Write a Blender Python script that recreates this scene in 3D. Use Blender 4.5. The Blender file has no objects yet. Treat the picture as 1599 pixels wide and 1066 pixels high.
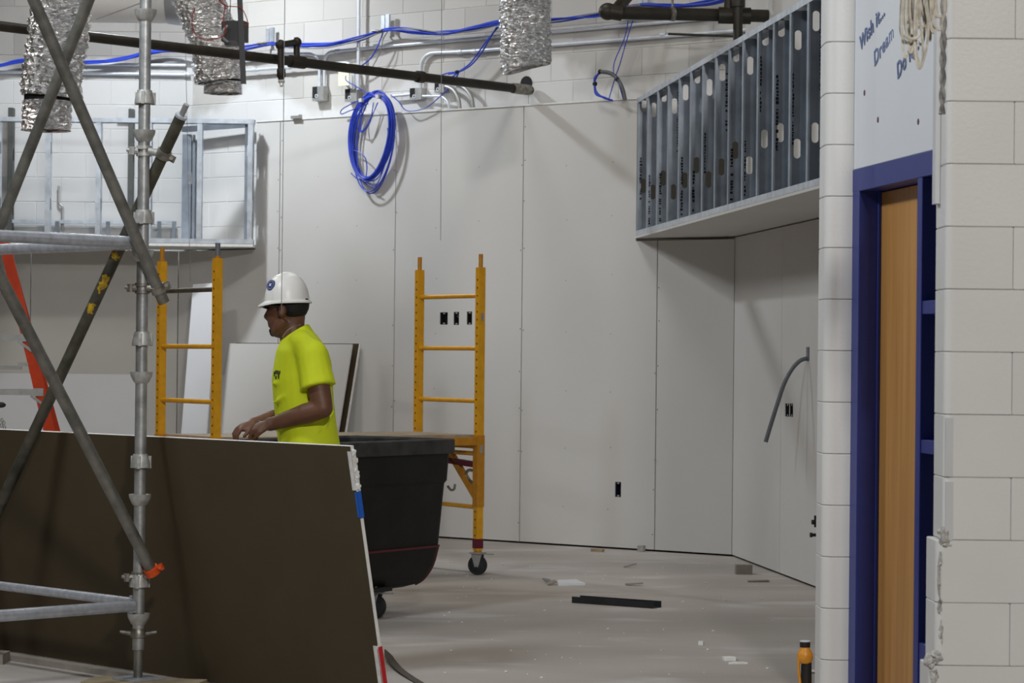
import bpy, bmesh, math, random
from mathutils import Vector, Matrix
V = Vector
random.seed(7)
sc = bpy.context.scene
COL = sc.collection
PI = math.pi

# ------------------------------------------------------------------ camera, world, lights, exposure
F = 4000.0
CAM = V((0, 0, 1.38))
PITCH = math.atan(26 / F)
ROLL = 0.0105
r0 = V((1, 0, 0)); fw = V((0, math.cos(PITCH), math.sin(PITCH))); u0 = V((0, -math.sin(PITCH), math.cos(PITCH)))
rt = r0 * math.cos(ROLL) + u0 * math.sin(ROLL)
up = u0 * math.cos(ROLL) - r0 * math.sin(ROLL)
cd = bpy.data.cameras.new('camera')
cam = bpy.data.objects.new('camera', cd); COL.objects.link(cam)
M = Matrix.Identity(4)
for i in range(3):
    M[i][0] = rt[i]; M[i][1] = up[i]; M[i][2] = -fw[i]; M[i][3] = CAM[i]
cam.matrix_world = M
cd.sensor_width = 36; cd.lens = F / 1599 * 36
cd.clip_start = 0.1; cd.clip_end = 200
cd.dof.use_dof = True; cd.dof.focus_distance = 12.5; cd.dof.aperture_fstop = 8
sc.camera = cam
w = bpy.data.worlds.new('world'); sc.world = w; w.use_nodes = True
w.node_tree.nodes['Background'].inputs[0].default_value = (1.0, 0.90, 0.74, 1)
w.node_tree.nodes['Background'].inputs[1].default_value = 0.028

def light(name, kind, loc, power, size=0.3, color=(1, 1, 1), target=None, sizey=None, spread=PI):
    d = bpy.data.lights.new(name, kind); d.energy = power; d.color = color
    o = bpy.data.objects.new(name, d); COL.objects.link(o); o.location = loc
    if kind == 'AREA':
        d.shape = 'RECTANGLE'; d.size = size; d.size_y = sizey or size; d.spread = spread
    else:
        d.shadow_soft_size = size
    if target is not None:
        o.rotation_euler = (V(target) - V(loc)).to_track_quat('-Z', 'Y').to_euler()
    return o
WHITE = (1.0, 0.95, 0.87); COOL = (0.89, 0.95, 1.0)
light('high_bay_lamp', 'AREA', (-3.0, 19.45, 5.1), 122, 0.24, COOL, (-2.7, 19.2, 0))
for x, y, p in ((-5.0, 15.3, 105), (-0.6, 16.2, 46), (-4.5, 11.8, 24), (-0.8, 12.4, 14)):
    light('ceiling_light', 'AREA', (x, y, 6.4), p, 1.2, WHITE, (x, y, 0), 0.6)
light('ceiling_light', 'AREA', (-3.2, 8.7, 5.2), 160, 0.8, COOL, (1.0, 10.0, 1.6), 0.5)
light('ceiling_light', 'AREA', (1.62, -1.2, 6.3), 580, 0.6, (1.0, 0.97, 0.93), (1.3, 8.5, 1.6), 0.5)
vs = sc.view_settings
vs.view_transform = 'Standard'; vs.look = 'None'; vs.gamma = 1; vs.exposure = 0.0; vs.use_curve_mapping = False

def P(px, py, D):
    d = fw + rt * ((px - 799.5) / F) - up * ((py - 533) / F)
    return CAM + d * (D / d.y)
def hit(px, py, pt, nm):
    d = fw + rt * ((px - 799.5) / F) - up * ((py - 533) / F)
    return CAM + d * ((V(pt) - CAM).dot(nm) / d.dot(nm))
def fl(px, py, z=0.0):
    return hit(px, py, V((0, 0, z)), V((0, 0, 1)))

# ------------------------------------------------------------------ materials
def mat(name, color, rough=0.6, metal=0.0, var=0.0, scale=8.0, color2=None, bump=0.0, bscale=40.0, spec=0.4, objrand=0.0):
    m = bpy.data.materials.new(name); m.use_nodes = True
    nt = m.node_tree; n = nt.nodes; b = n['Principled BSDF']
    b.inputs['Base Color'].default_value = (*color, 1)
    b.inputs['Roughness'].default_value = rough
    b.inputs['Metallic'].default_value = metal
    b.inputs['Specular IOR Level'].default_value = spec
    g = n.new('ShaderNodeNewGeometry')
    if var or color2 or objrand:
        tx = n.new('ShaderNodeTexNoise'); tx.inputs['Scale'].default_value = scale; tx.inputs['Detail'].default_value = 6
        nt.links.new(g.outputs['Position'], tx.inputs['Vector'])
        rp = n.new('ShaderNodeValToRGB')
        c2 = color2 or tuple(max(0, c * (1 - var)) for c in color)
        rp.color_ramp.elements[0].position = 0.35; rp.color_ramp.elements[1].position = 0.65
        rp.color_ramp.elements[0].color = (*c2, 1); rp.color_ramp.elements[1].color = (*color, 1)
        nt.links.new(tx.outputs['Fac'], rp.inputs['Fac'])
        out = rp.outputs['Color']
        if objrand:
            oi = n.new('ShaderNodeObjectInfo')
            mr = n.new('ShaderNodeMapRange'); mr.inputs['To Min'].default_value = 1 - objrand; mr.inputs['To Max'].default_value = 1
            nt.links.new(oi.outputs['Random'], mr.inputs['Value'])
            mx = n.new('ShaderNodeMix'); mx.data_type = 'RGBA'; mx.blend_type = 'MULTIPLY'; mx.inputs['Factor'].default_value = 1
            nt.links.new(out, mx.inputs[6]); nt.links.new(mr.outputs['Result'], mx.inputs[7])
            out = mx.outputs[2]
        nt.links.new(out, b.inputs['Base Color'])
    if bump:
        t2 = n.new('ShaderNodeTexNoise'); t2.inputs['Scale'].default_value = bscale; t2.inputs['Detail'].default_value = 5
        nt.links.new(g.outputs['Position'], t2.inputs['Vector'])
        bp = n.new('ShaderNodeBump'); bp.inputs['Strength'].default_value = bump; bp.inputs['Distance'].default_value = 0.01
        nt.links.new(t2.outputs['Fac'], bp.inputs['Height']); nt.links.new(bp.outputs['Normal'], b.inputs['Normal'])
    return m

MT = dict(
    drywall=mat('drywall_paper', (0.615, 0.608, 0.595), 0.85, var=0.035, scale=1.3, spec=0.2),
    drywall_shaded=mat('drywall_shade_paper', (0.58, 0.57, 0.545), 0.85, var=0.05, scale=2.0, spec=0.2),  # same board as drywall, left wall's shade put into a slightly darker colour
    gyp=mat('gypsum_core', (0.80, 0.80, 0.78), 0.9, var=0.1, scale=30),
    backpaper=mat('brown_backing_paper', (0.066, 0.049, 0.028), 0.9, var=0.08, scale=5, spec=0.2),
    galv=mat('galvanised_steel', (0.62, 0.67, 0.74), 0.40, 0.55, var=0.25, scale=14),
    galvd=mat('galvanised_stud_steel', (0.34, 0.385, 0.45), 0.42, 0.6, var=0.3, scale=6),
    tube=mat('galvanised_scaffold_tube', (0.50, 0.51, 0.51), 0.45, 0.7, var=0.35, scale=18, bump=0.08, bscale=60),
    tubed=mat('weathered_scaffold_tube', (0.25, 0.245, 0.22), 0.5, 0.6, var=0.4, scale=16, bump=0.08, bscale=60),
    tubeb=mat('dark_scaffold_tube', (0.105, 0.10, 0.075), 0.5, 0.4, var=0.45, scale=18),
    ledger=mat('bright_scaffold_ledger', (0.55, 0.58, 0.64), 0.42, 0.55, var=0.25, scale=30),
    clamp=mat('clamp_steel', (0.33, 0.31, 0.27), 0.45, 0.7, var=0.5, scale=40),
    castl=mat('cup_cast_steel', (0.56, 0.56, 0.54), 0.5, 0.5, var=0.35, scale=35),
    blackpipe=mat('black_steel_pipe', (0.035, 0.030, 0.022), 0.5, 0.2, var=0.4, scale=9),
    conduit=mat('conduit_steel', (0.72, 0.76, 0.82), 0.38, 0.3, var=0.1, scale=20),
    boxm=mat('junction_box_steel', (0.50, 0.50, 0.49), 0.45, 0.6, var=0.2, scale=20),
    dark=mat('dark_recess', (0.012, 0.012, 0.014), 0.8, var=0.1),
    boxblue=mat('dark_blue_box_plastic', (0.012, 0.014, 0.03), 0.5, var=0.1),
    cream=mat('cream_cover_plate', (0.86, 0.85, 0.66), 0.5, var=0.05),
    blue=mat('blue_cable', (0.030, 0.070, 0.58), 0.42, var=0.25, scale=12),
    blued=mat('dark_blue_cable', (0.015, 0.025, 0.16), 0.5, var=0.25, scale=12),
    red=mat('red_wire', (0.35, 0.02, 0.015), 0.5, var=0.2),
    wire=mat('steel_wire', (0.30, 0.30, 0.32), 0.5, 0.4, var=0.2),
    yellow=mat('yellow_scaffold_paint', (0.70, 0.34, 0.008), 0.42, var=0.14, scale=22),
    yellowd=mat('ochre_scaffold_paint', (0.50, 0.215, 0.010), 0.45, var=0.2, scale=22),
    ywear=mat('worn_yellow_paint', (0.52, 0.33, 0.02), 0.55, var=0.4, scale=60),
    orange=mat('orange_fibreglass', (0.60, 0.050, 0.008), 0.4, var=0.18, scale=12),
    otape=mat('orange_clamp_paint', (0.80, 0.10, 0.015), 0.5, var=0.3, scale=60),
    alu=mat('dull_aluminium', (0.42, 0.42, 0.41), 0.5, 0.6, var=0.2, scale=15),
    alud=mat('shaded_stud_steel', (0.10, 0.105, 0.10), 0.6, 0.3, var=0.2),  # shadow on the rear studs put into a darker steel colour
    bin=mat('black_bin_plastic', (0.006, 0.006, 0.0045), 0.55, color2=(0.011, 0.011, 0.009), scale=7, bump=0.05, bscale=30, spec=0.25),
    binrim=mat('dusty_bin_rim', (0.014, 0.014, 0.014), 0.55, color2=(0.045, 0.045, 0.045), scale=9),
    maroon=mat('maroon_trim', (0.11, 0.006, 0.022), 0.45, var=0.2),
    rubber=mat('black_rubber', (0.016, 0.016, 0.018), 0.65, var=0.3),
    greyr=mat('grey_rubber', (0.14, 0.14, 0.14), 0.6, var=0.3),
    ply=mat('scaffold_plywood', (0.42, 0.35, 0.26), 0.8, var=0.3, scale=9),
    lumber=mat('sole_board_lumber', (0.36, 0.29, 0.19), 0.8, var=0.3, scale=10),
    greywood=mat('dusty_lumber', (0.30, 0.27, 0.23), 0.85, var=0.25, scale=10),
    navy=mat('navy_door_paint', (0.026, 0.040, 0.22), 0.42, var=0.06, scale=8),
    white=mat('white_board_paint', (0.72, 0.74, 0.78), 0.55, var=0.03, scale=3),
    letter=mat('blue_lettering', (0.15, 0.20, 0.38), 0.6, var=0.2, scale=60),
    plug=mat('plum_wall_plug', (0.16, 0.07, 0.12), 0.6, var=0.1),
    trim=mat('grey_white_trim', (0.55, 0.56, 0.57), 0.6, var=0.05),
    mortar=mat('mortar', (0.46, 0.45, 0.43), 0.9, var=0.25, scale=30, bump=0.6, bscale=50),
    mlump=mat('broken_mortar', (0.62, 0.61, 0.58), 0.9, var=0.5, scale=45, bump=0.8, bscale=60),
    rope=mat('off_white_cord', (0.68, 0.64, 0.55), 0.7, var=0.35, scale=40),
    ropeg=mat('grey_cord', (0.36, 0.35, 0.33), 0.7, color2=(0.10, 0.10, 0.10), scale=28),
    flex=mat('grey_flexible_conduit', (0.16, 0.17, 0.19), 0.5, 0.3, var=0.2),
    channel=mat('dark_steel_channel', (0.030, 0.032, 0.034), 0.5, 0.4, var=0.3),
    duct=mat('white_duct', (0.84, 0.84, 0.84), 0.5, var=0.05),
    ductgrey=mat('duct_collar_steel', (0.5, 0.52, 0.56), 0.4, 0.6, var=0.15),
    act=mat('dark_grey_actuator', (0.055, 0.055, 0.058), 0.5, var=0.1),
    skin=mat('brown_skin', (0.145, 0.062, 0.034), 0.5, var=0.2, scale=24),
    hair=mat('black_hair', (0.008, 0.007, 0.007), 0.7, var=0.3, bump=0.5, bscale=120),
    shirt=mat('hi_vis_shirt', (0.66, 0.76, 0.016), 0.75, var=0.07, scale=7, bump=0.10, bscale=14),
    pants=mat('dark_work_trousers', (0.06, 0.052, 0.047), 0.8, var=0.2),
    boot=mat('tan_boot', (0.16, 0.09, 0.04), 0.7, var=0.2),
    hat=mat('white_hat_plastic', (0.80, 0.79, 0.76), 0.35, var=0.04),
    sticker=mat('navy_sticker', (0.03, 0.05, 0.20), 0.5, var=0.1),
    glass=mat('dark_glasses', (0.01, 0.01, 0.012), 0.2, var=0.1),
    silver=mat('silver_chain', (0.6, 0.6, 0.6), 0.3, 0.9, var=0.1),
    print_=mat('dark_print', (0.05, 0.07, 0.03), 0.7, var=0.1),
    stamp=mat('stud_stamp_ink', (0.012, 0.014, 0.03), 0.7, var=0.1),
    tapeb=mat('blue_edge_tape', (0.012, 0.11, 0.52), 0.5, var=0.12, scale=60),
    taper=mat('red_edge_tape', (0.50, 0.015, 0.02), 0.5, var=0.12, scale=60),
    tapew=mat('white_edge_tape', (0.72, 0.71, 0.68), 0.7, var=0.2, scale=40),
    toolo=mat('amber_tool_body', (0.72, 0.30, 0.03), 0.4, var=0.15, scale=40),
    toolb=mat('black_tool_grip', (0.014, 0.013, 0.012), 0.55, var=0.2),
    strap=mat('dark_brown_strap', (0.06, 0.045, 0.03), 0.7, var=0.2),
    screw=mat('drywall_screw', (0.09, 0.085, 0.08), 0.5, 0.3, var=0.2),
)
# concrete floor: grey, trowel-mottled with pale drywall dust
def floor_material():
    m = bpy.data.materials.new('dusty_concrete'); m.use_nodes = True
    nt = m.node_tree; n = nt.nodes; b = n['Principled BSDF']; L = nt.links.new
    g = n.new('ShaderNodeNewGeometry')
    mp = n.new('ShaderNodeMapping'); mp.inputs['Scale'].default_value = (0.55, 1.0, 1.0); L(g.outputs['Position'], mp.inputs['Vector'])
    def noise(s, d=6):
        t = n.new('ShaderNodeTexNoise'); t.inputs['Scale'].default_value = s; t.inputs['Detail'].default_value = d
        L(mp.outputs['Vector'], t.inputs['Vector']); return t.outputs['Fac']
    def ramp(f, p0, c0, p1, c1):
        r = n.new('ShaderNodeValToRGB'); r.color_ramp.elements[0].position = p0; r.color_ramp.elements[1].position = p1
        r.color_ramp.elements[0].color = (*c0, 1); r.color_ramp.elements[1].color = (*c1, 1); L(f, r.inputs['Fac']); return r.outputs['Color']
    base = ramp(noise(1.1), 0.3, (0.335, 0.30, 0.27), 0.7, (0.44, 0.405, 0.375))
    dust = ramp(noise(2.3, 9), 0.55, (0, 0, 0), 0.78, (0.75, 0.75, 0.75))
    mx = n.new('ShaderNodeMix'); mx.data_type = 'RGBA'; L(dust, mx.inputs['Factor']); L(base, mx.inputs[6]); mx.inputs[7].default_value = (0.66, 0.64, 0.64, 1)
    L(mx.outputs[2], b.inputs['Base Color']); b.inputs['Roughness'].default_value = 0.62; b.inputs['Specular IOR Level'].default_value = 0.35
    return m
MT['floor'] = floor_material()
# block wall, bare grey with a ragged coat of white paint below a wandering line
def block_material(name, zline, amp, bare=(0.58, 0.565, 0.54), paint=(0.67, 0.668, 0.665)):
    m = bpy.data.materials.new(name); m.use_nodes = True
    nt = m.node_tree; n = nt.nodes; b = n['Principled BSDF']; L = nt.links.new
    g = n.new('ShaderNodeNewGeometry')
    sx = n.new('ShaderNodeSeparateXYZ'); L(g.outputs['Position'], sx.inputs['Vector'])
    t = n.new('ShaderNodeTexNoise'); t.inputs['Scale'].default_value = 1.4; t.inputs['Detail'].default_value = 3; L(g.outputs['Position'], t.inputs['Vector'])
    ma = n.new('ShaderNodeMath'); ma.operation = 'MULTIPLY_ADD'; L(t.outputs['Fac'], ma.inputs[0]); ma.inputs[1].default_value = amp; ma.inputs[2].default_value = zline - amp / 2
    sb = n.new('ShaderNodeMath'); sb.operation = 'SUBTRACT'; L(ma.outputs[0], sb.inputs[0]); L(sx.outputs['Z'], sb.inputs[1])
    t3 = n.new('ShaderNodeTexNoise'); t3.inputs['Scale'].default_value = 22; L(g.outputs['Position'], t3.inputs['Vector'])
    ad = n.new('ShaderNodeMath'); ad.operation = 'MULTIPLY_ADD'; L(t3.outputs['Fac'], ad.inputs[0]); ad.inputs[1].default_value = 0.028; L(sb.outputs[0], ad.inputs[2])
    r = n.new('ShaderNodeValToRGB'); r.color_ramp.elements[0].position = 0.03; r.color_ramp.elements[1].position = 0.10; L(ad.outputs[0], r.inputs['Fac'])
    t2 = n.new('ShaderNodeTexNoise'); t2.inputs['Scale'].default_value = 1.6; t2.inputs['Detail'].default_value = 4; L(g.outputs['Position'], t2.inputs['Vector'])
    r2 = n.new('ShaderNodeValToRGB'); r2.color_ramp.elements[0].position = 0.3; r2.color_ramp.elements[1].position = 0.7
    r2.color_ramp.elements[0].color = (*[c * 0.93 for c in bare], 1); r2.color_ramp.elements[1].color = (*bare, 1); L(t2.outputs['Fac'], r2.inputs['Fac'])
    oi = n.new('ShaderNodeObjectInfo'); mr = n.new('ShaderNodeMapRange'); mr.inputs['To Min'].default_value = 0.86; L(oi.outputs['Random'], mr.inputs['Value'])
    mm = n.new('ShaderNodeMix'); mm.data_type = 'RGBA'; mm.blend_type = 'MULTIPLY'; mm.inputs['Factor'].default_value = 1; L(r2.outputs['Color'], mm.inputs[6]); L(mr.outputs['Result'], mm.inputs[7])
    mx = n.new('ShaderNodeMix'); mx.data_type = 'RGBA'; L(r.outputs['Color'], mx.inputs['Factor']); L(mm.outputs[2], mx.inputs[6]); mx.inputs[7].default_value = (*paint, 1)
    L(mx.outputs[2], b.inputs['Base Color']); b.inputs['Roughness'].default_value = 0.85; b.inputs['Specular IOR Level'].default_value = 0.2
    bp = n.new('ShaderNodeBump'); bp.inputs['Strength'].default_value = 0.01; bp.inputs['Distance'].default_value = 0.005
    t4 = n.new('ShaderNodeTexNoise'); t4.inputs['Scale'].default_value = 25; L(g.outputs['Position'], t4.inputs['Vector']); L(t4.outputs['Fac'], bp.inputs['Height']); L(bp.outputs['Normal'], b.inputs['Normal'])
    return m
MT['block'] = block_material('half_painted_block', 3.52, 0.9)
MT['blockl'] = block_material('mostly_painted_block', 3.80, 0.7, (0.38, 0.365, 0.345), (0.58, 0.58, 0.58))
MT['blockw'] = mat('glossy_white_block_paint', (0.68, 0.675, 0.66), 0.42, var=0.04, scale=3, bump=0.08, bscale=70, objrand=0.05)
# crumpled foil
def foil_material():
    m = bpy.data.materials.new('crumpled_foil'); m.use_nodes = True
    nt = m.node_tree; n = nt.nodes; b = n['Principled BSDF']; L = nt.links.new
    b.inputs['Base Color'].default_value = (0.88, 0.89, 0.91, 1); b.inputs['Metallic'].default_value = 0.80; b.inputs['Roughness'].default_value = 0.22
    g = n.new('ShaderNodeNewGeometry')
    mp = n.new('ShaderNodeMapping'); mp.inputs['Scale'].default_value = (1, 1, 2.2); L(g.outputs['Position'], mp.inputs['Vector'])
    v = n.new('ShaderNodeTexVoronoi'); v.inputs['Scale'].default_value = 24; L(mp.outputs['Vector'], v.inputs['Vector'])
    t = n.new('ShaderNodeTexNoise'); t.inputs['Scale'].default_value = 30; t.inputs['Detail'].default_value = 4; L(mp.outputs['Vector'], t.inputs['Vector'])
    ad = n.new('ShaderNodeMath'); ad.operation = 'ADD'; L(v.outputs['Distance'], ad.inputs[0]); L(t.outputs['Fac'], ad.inputs[1])
    bp = n.new('ShaderNodeBump'); bp.inputs['Strength'].default_value = 1.0; bp.inputs['Distance'].default_value = 0.035
    L(ad.outputs[0], bp.inputs['Height']); L(bp.outputs['Normal'], b.inputs['Normal'])
    return m
MT['foil'] = foil_material()
# birch veneer with upright grain
def wood_material():
    m = bpy.data.materials.new('amber_birch_veneer'); m.use_nodes = True
    nt = m.node_tree; n = nt.nodes; b = n['Principled BSDF']; L = nt.links.new
    g = n.new('ShaderNodeNewGeometry'); mp = n.new('ShaderNodeMapping'); mp.inputs['Scale'].default_value = (14, 14, 0.7); L(g.outputs['Position'], mp.inputs['Vector'])
    t = n.new('ShaderNodeTexNoise'); t.inputs['Scale'].default_value = 1.4; t.inputs['Detail'].default_value = 6; L(mp.outputs['Vector'], t.inputs['Vector'])
    r = n.new('ShaderNodeValToRGB'); r.color_ramp.elements[0].position = 0.3; r.color_ramp.elements[1].position = 0.7
    r.color_ramp.elements[0].color = (0.43, 0.20, 0.048, 1); r.color_ramp.elements[1].color = (0.57, 0.29, 0.085, 1); L(t.outputs['Fac'], r.inputs['Fac'])
    L(r.outputs['Color'], b.inputs['Base Color']); b.inputs['Roughness'].default_value = 0.45
    return m
MT['wood'] = wood_material()

# ------------------------------------------------------------------ mesh helpers
class MB:
    def __init__(s): s.v = []; s.f = []
    def add(s, vs_, fs):
        o = len(s.v); s.v += [tuple(x) for x in vs_]; s.f += [tuple(i + o for i in f) for f in fs]; return s
    def box(s, c, size, ax=None):
        ax = ax or (V((1, 0, 0)), V((0, 1, 0)), V((0, 0, 1))); c = V(c)
        h = [ax[i] * (size[i] / 2) for i in range(3)]
        vs_ = [c + h[0] * a + h[1] * b + h[2] * d for a in (-1, 1) for b in (-1, 1) for d in (-1, 1)]
        return s.add(vs_, [(0, 1, 3, 2), (4, 6, 7, 5), (0, 4, 5, 1), (2, 3, 7, 6), (0, 2, 6, 4), (1, 5, 7, 3)])
    def bar(s, a, b, w_, h_, upv=V((0, 0, 1))):
        a = V(a); b = V(b); d = (b - a); l = d.length; d.normalize()
        sd = d.cross(upv); sd = sd.normalized() if sd.length > 1e-5 else V((1, 0, 0)); u = sd.cross(d).normalized()
        return s.box((a + b) / 2, (w_, l, h_), (sd, d, u))
    def tube(s, pts, r, n=10, caps=True, closed=False, flat=None):
        pts = [V(p) for p in pts]; k = len(pts)
        rs = r if isinstance(r, (list, tuple)) else [r] * k
        tan = []
        for i in range(k):
            if closed: t = pts[(i + 1) % k] - pts[i - 1]
            else: t = pts[min(i + 1, k - 1)] - pts[max(i - 1, 0)]
            tan.append(t.normalized() if t.length > 1e-9 else V((0, 0, 1)))
        ref = V((0, 0, 1)) if abs(tan[0].z) < 0.9 else V((1, 0, 0))
        nx = tan[0].cross(ref).normalized(); vs_ = []; fs = []
        for i in range(k):
            nx = (nx - tan[i] * nx.dot(tan[i])); nx = nx.normalized() if nx.length > 1e-6 else tan[i].orthogonal().normalized()
            ny = tan[i].cross(nx)
            for j in range(n):
                a = 2 * PI * j / n
                ex, ey = (rs[i], rs[i]) if flat is None else (rs[i], rs[i] * flat)
                vs_.append(pts[i] + nx * (math.cos(a) * ex) + ny * (math.sin(a) * ey))
        for i in range(k if closed else k - 1):
            for j in range(n):
                a, b = i * n + j, i * n + (j + 1) % n; c, d = ((i + 1) % k) * n + j, ((i + 1) % k) * n + (j + 1) % n
                fs.append((a, b, d, c))
        if caps and not closed:
            fs.append(tuple(range(n - 1, -1, -1))); fs.append(tuple((k - 1) * n + j for j in range(n)))
        return s.add(vs_, fs)
    def loft(s, rings, closed_ends=True):
        n = len(rings[0]); vs_ = [p for r in rings for p in r]; fs = []
        for i in range(len(rings) - 1):
            for j in range(n): fs.append((i * n + j, i * n + (j + 1) % n, (i + 1) * n + (j + 1) % n, (i + 1) * n + j))
        if closed_ends:
            fs.append(tuple(range(n - 1, -1, -1))); fs.append(tuple((len(rings) - 1) * n + j for j in range(n)))
        return s.add(vs_, fs)
    def lathe(s, prof, o, ax=V((0, 0, 1)), n=16, caps=True):
        ax = V(ax).normalized(); a = ax.orthogonal().normalized(); b = ax.cross(a); o = V(o)
        rings = [[o + ax * z + (a * math.cos(2 * PI * j / n) + b * math.sin(2 * PI * j / n)) * r for j in range(n)] for r, z in prof]
        return s.loft(rings, caps)
    def ell(s, c, rad, ax=None, n=16, m_=10):
        ax = ax or (V((1, 0, 0)), V((0, 1, 0)), V((0, 0, 1))); c = V(c); rings = []
        for i in range(m_ + 1):
            t = -PI / 2 + PI * i / m_; cr = max(math.cos(t), 0.02)
            rings.append([c + ax[0] * (rad[0] * cr * math.cos(2 * PI * j / n)) + ax[1] * (rad[1] * cr * math.sin(2 * PI * j / n)) + ax[2] * (rad[2] * math.sin(t)) for j in range(n)])
        return s.loft(rings)
    def prism(s, poly, o, a, b, d):
        o = V(o); n = len(poly)
        p0 = [o + a * x + b * y for x, y in poly]; p1 = [p + d for p in p0]
        return s.add(p0 + p1, [tuple(range(n))] + [tuple(n + i for i in range(n - 1, -1, -1))] + [(i, (i + 1) % n + 0, n + (i + 1) % n, n + i) for i in range(n)])
    def mesh(s, name, m, smooth=True, ang=40):
        me = bpy.data.meshes.new(name); me.from_pydata(s.v, [], s.f)
        bm = bmesh.new(); bm.from_mesh(me); bmesh.ops.recalc_face_normals(bm, faces=bm.faces); bm.to_mesh(me); bm.free()
        if m: me.materials.append(m)
        if smooth:
            for p in me.polygons: p.use_smooth = True
            me.set_sharp_from_angle(angle=math.radians(ang))
        return me
    def build(s, name, m, parent=None, **k):
        return obj(name, s.mesh(name, MT[m] if isinstance(m, str) else m, **k), parent)

def obj(name, me, parent=None):
    o = bpy.data.objects.new(name, me); COL.objects.link(o)
    if parent is not None: attach(o, parent)
    return o
def wloc(o):
    p = V(o.location)
    while o.parent: o = o.parent; p = p + V(o.location)
    return p
def attach(o, p):
    o.parent = p; o.matrix_parent_inverse = wmat(p).inverted()
def wmat(p):
    m = Matrix.LocRotScale(p.location, p.rotation_euler, p.scale)
    if p.parent: m = wmat(p.parent) @ p.matrix_parent_inverse @ m
    return m
def tag(o, label=None, cat=None, group=None, kind=None):
    if label: o['label'] = label
    if cat: o['category'] = cat
    if group: o['group'] = group
    if kind: o['kind'] = kind
    return o
def thing(name, label, cat, loc, group=None):
    o = bpy.data.objects.new(name, None); COL.objects.link(o); o.location = loc; o.empty_display_size = 0.1
    return tag(o, label, cat, group)
def struct(name, loc=(0, 0, 0)):
    o = bpy.data.objects.new(name, None); COL.objects.link(o); o.location = loc
    return tag(o, kind='structure')
def fillet(pts, r, n=6):
    pts = [V(p) for p in pts]; out = [pts[0]]
    for i in range(1, len(pts) - 1):
        a, b, c = pts[i - 1], pts[i], pts[i + 1]
        d1 = (a - b); d2 = (c - b); rr = min(r, d1.length * 0.49, d2.length * 0.49)
        p0 = b + d1.normalized() * rr; p1 = b + d2.normalized() * rr
        for k in range(n + 1):
            t = k / n; out.append(p0 * (1 - t) ** 2 + b * (2 * t * (1 - t)) + p1 * t * t)
    out.append(pts[-1]); return out
def smooth(pts, k=6, closed=False):
    pts = [V(p) for p in pts]; n = len(pts); out = []
    for i in range(n if closed else n - 1):
        if closed: p = [pts[(i + j) % n] for j in (-1, 0, 1, 2)]
        else: p = [pts[max(i - 1, 0)], pts[i], pts[i + 1], pts[min(i + 2, n - 1)]]
        for q in range(k):
            t = q / k
            out.append(0.5 * ((2 * p[1]) + (p[2] - p[0]) * t + (2 * p[0] - 5 * p[1] + 4 * p[2] - p[3]) * t * t + (3 * p[1] - p[0] - 3 * p[2] + p[3]) * t ** 3))
    if not closed: out.append(pts[-1])
    return out
def slab(A, d, nrm, ts, zs, th, void):
    """upright slab whose front is A + d*t + z, made of grid cells; void(tc, zc) says which cells are open"""
    mb = MB(); A = V(A); ts = sorted(set(ts)); zs = sorted(set(zs))
    sol = lambda i, k: 0 <= i < len(ts) - 1 and 0 <= k < len(zs) - 1 and not void((ts[i] + ts[i + 1]) / 2, (zs[k] + zs[k + 1]) / 2)
    pt = lambda t, z, b: A + d * t + V((0, 0, z)) - nrm * (th if b else 0)
    for i in range(len(ts) - 1):
        for k in range(len(zs) - 1):
            if not sol(i, k): continue
            a, b, c, e = ts[i], ts[i + 1], zs[k], zs[k + 1]
            mb.add([pt(a, c, 0), pt(b, c, 0), pt(b, e, 0), pt(a, e, 0)], [(0, 1, 2, 3)])
            mb.add([pt(a, c, 1), pt(b, c, 1), pt(b, e, 1), pt(a, e, 1)], [(3, 2, 1, 0)])
            for (q, w_), (p0, p1) in (((i - 1, k), ((a, c), (a, e))), ((i + 1, k), ((b, c), (b, e))), ((i, k - 1), ((a, c), (b, c))), ((i, k + 1), ((a, e), (b, e)))):
                if not sol(q, w_): mb.add([pt(*p0, 0), pt(*p1, 0), pt(*p1, 1), pt(*p0, 1)], [(0, 1, 2, 3)])
    return mb

# ------------------------------------------------------------------ setting: floor and walls
E = V((0.809, -0.588, 0)).normalized()          # along the back wall, to the right and nearer
NB = V((-E.y * -1, 0, 0)); NB = V((E.y, -E.x, 0))   # its normal, towards the room
W0 = V((0.067, 19.14, 0))
G = V((0.118, -0.993, 0)).normalized()          # along the right wall, towards the camera
NR = V((G.y, -G.x, 0))
ZS = 2.256; ZT = 3.264
YL = 21.2                                        # drywall face of the left wall
YS = 20.5                                        # face of the left soffit
def tb(px): return (hit(px, 560, W0, NB) - W0).dot(E)
T_LC = (W0.y - YL) / 0.588 * -1 * -1
T_LC = -(YL - W0.y) / -E.y
T_RC = tb(1146)
RC = W0 + E * T_RC                               # right corner of the back wall
SR = W0 + E * tb(991)                            # where the right soffit face leaves the back wall

fo = MB(); fo.box((0, 14, -0.05), (18, 26, 0.1)); fo = fo.build('floor', 'floor', smooth=False); tag(fo, kind='structure')

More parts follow.
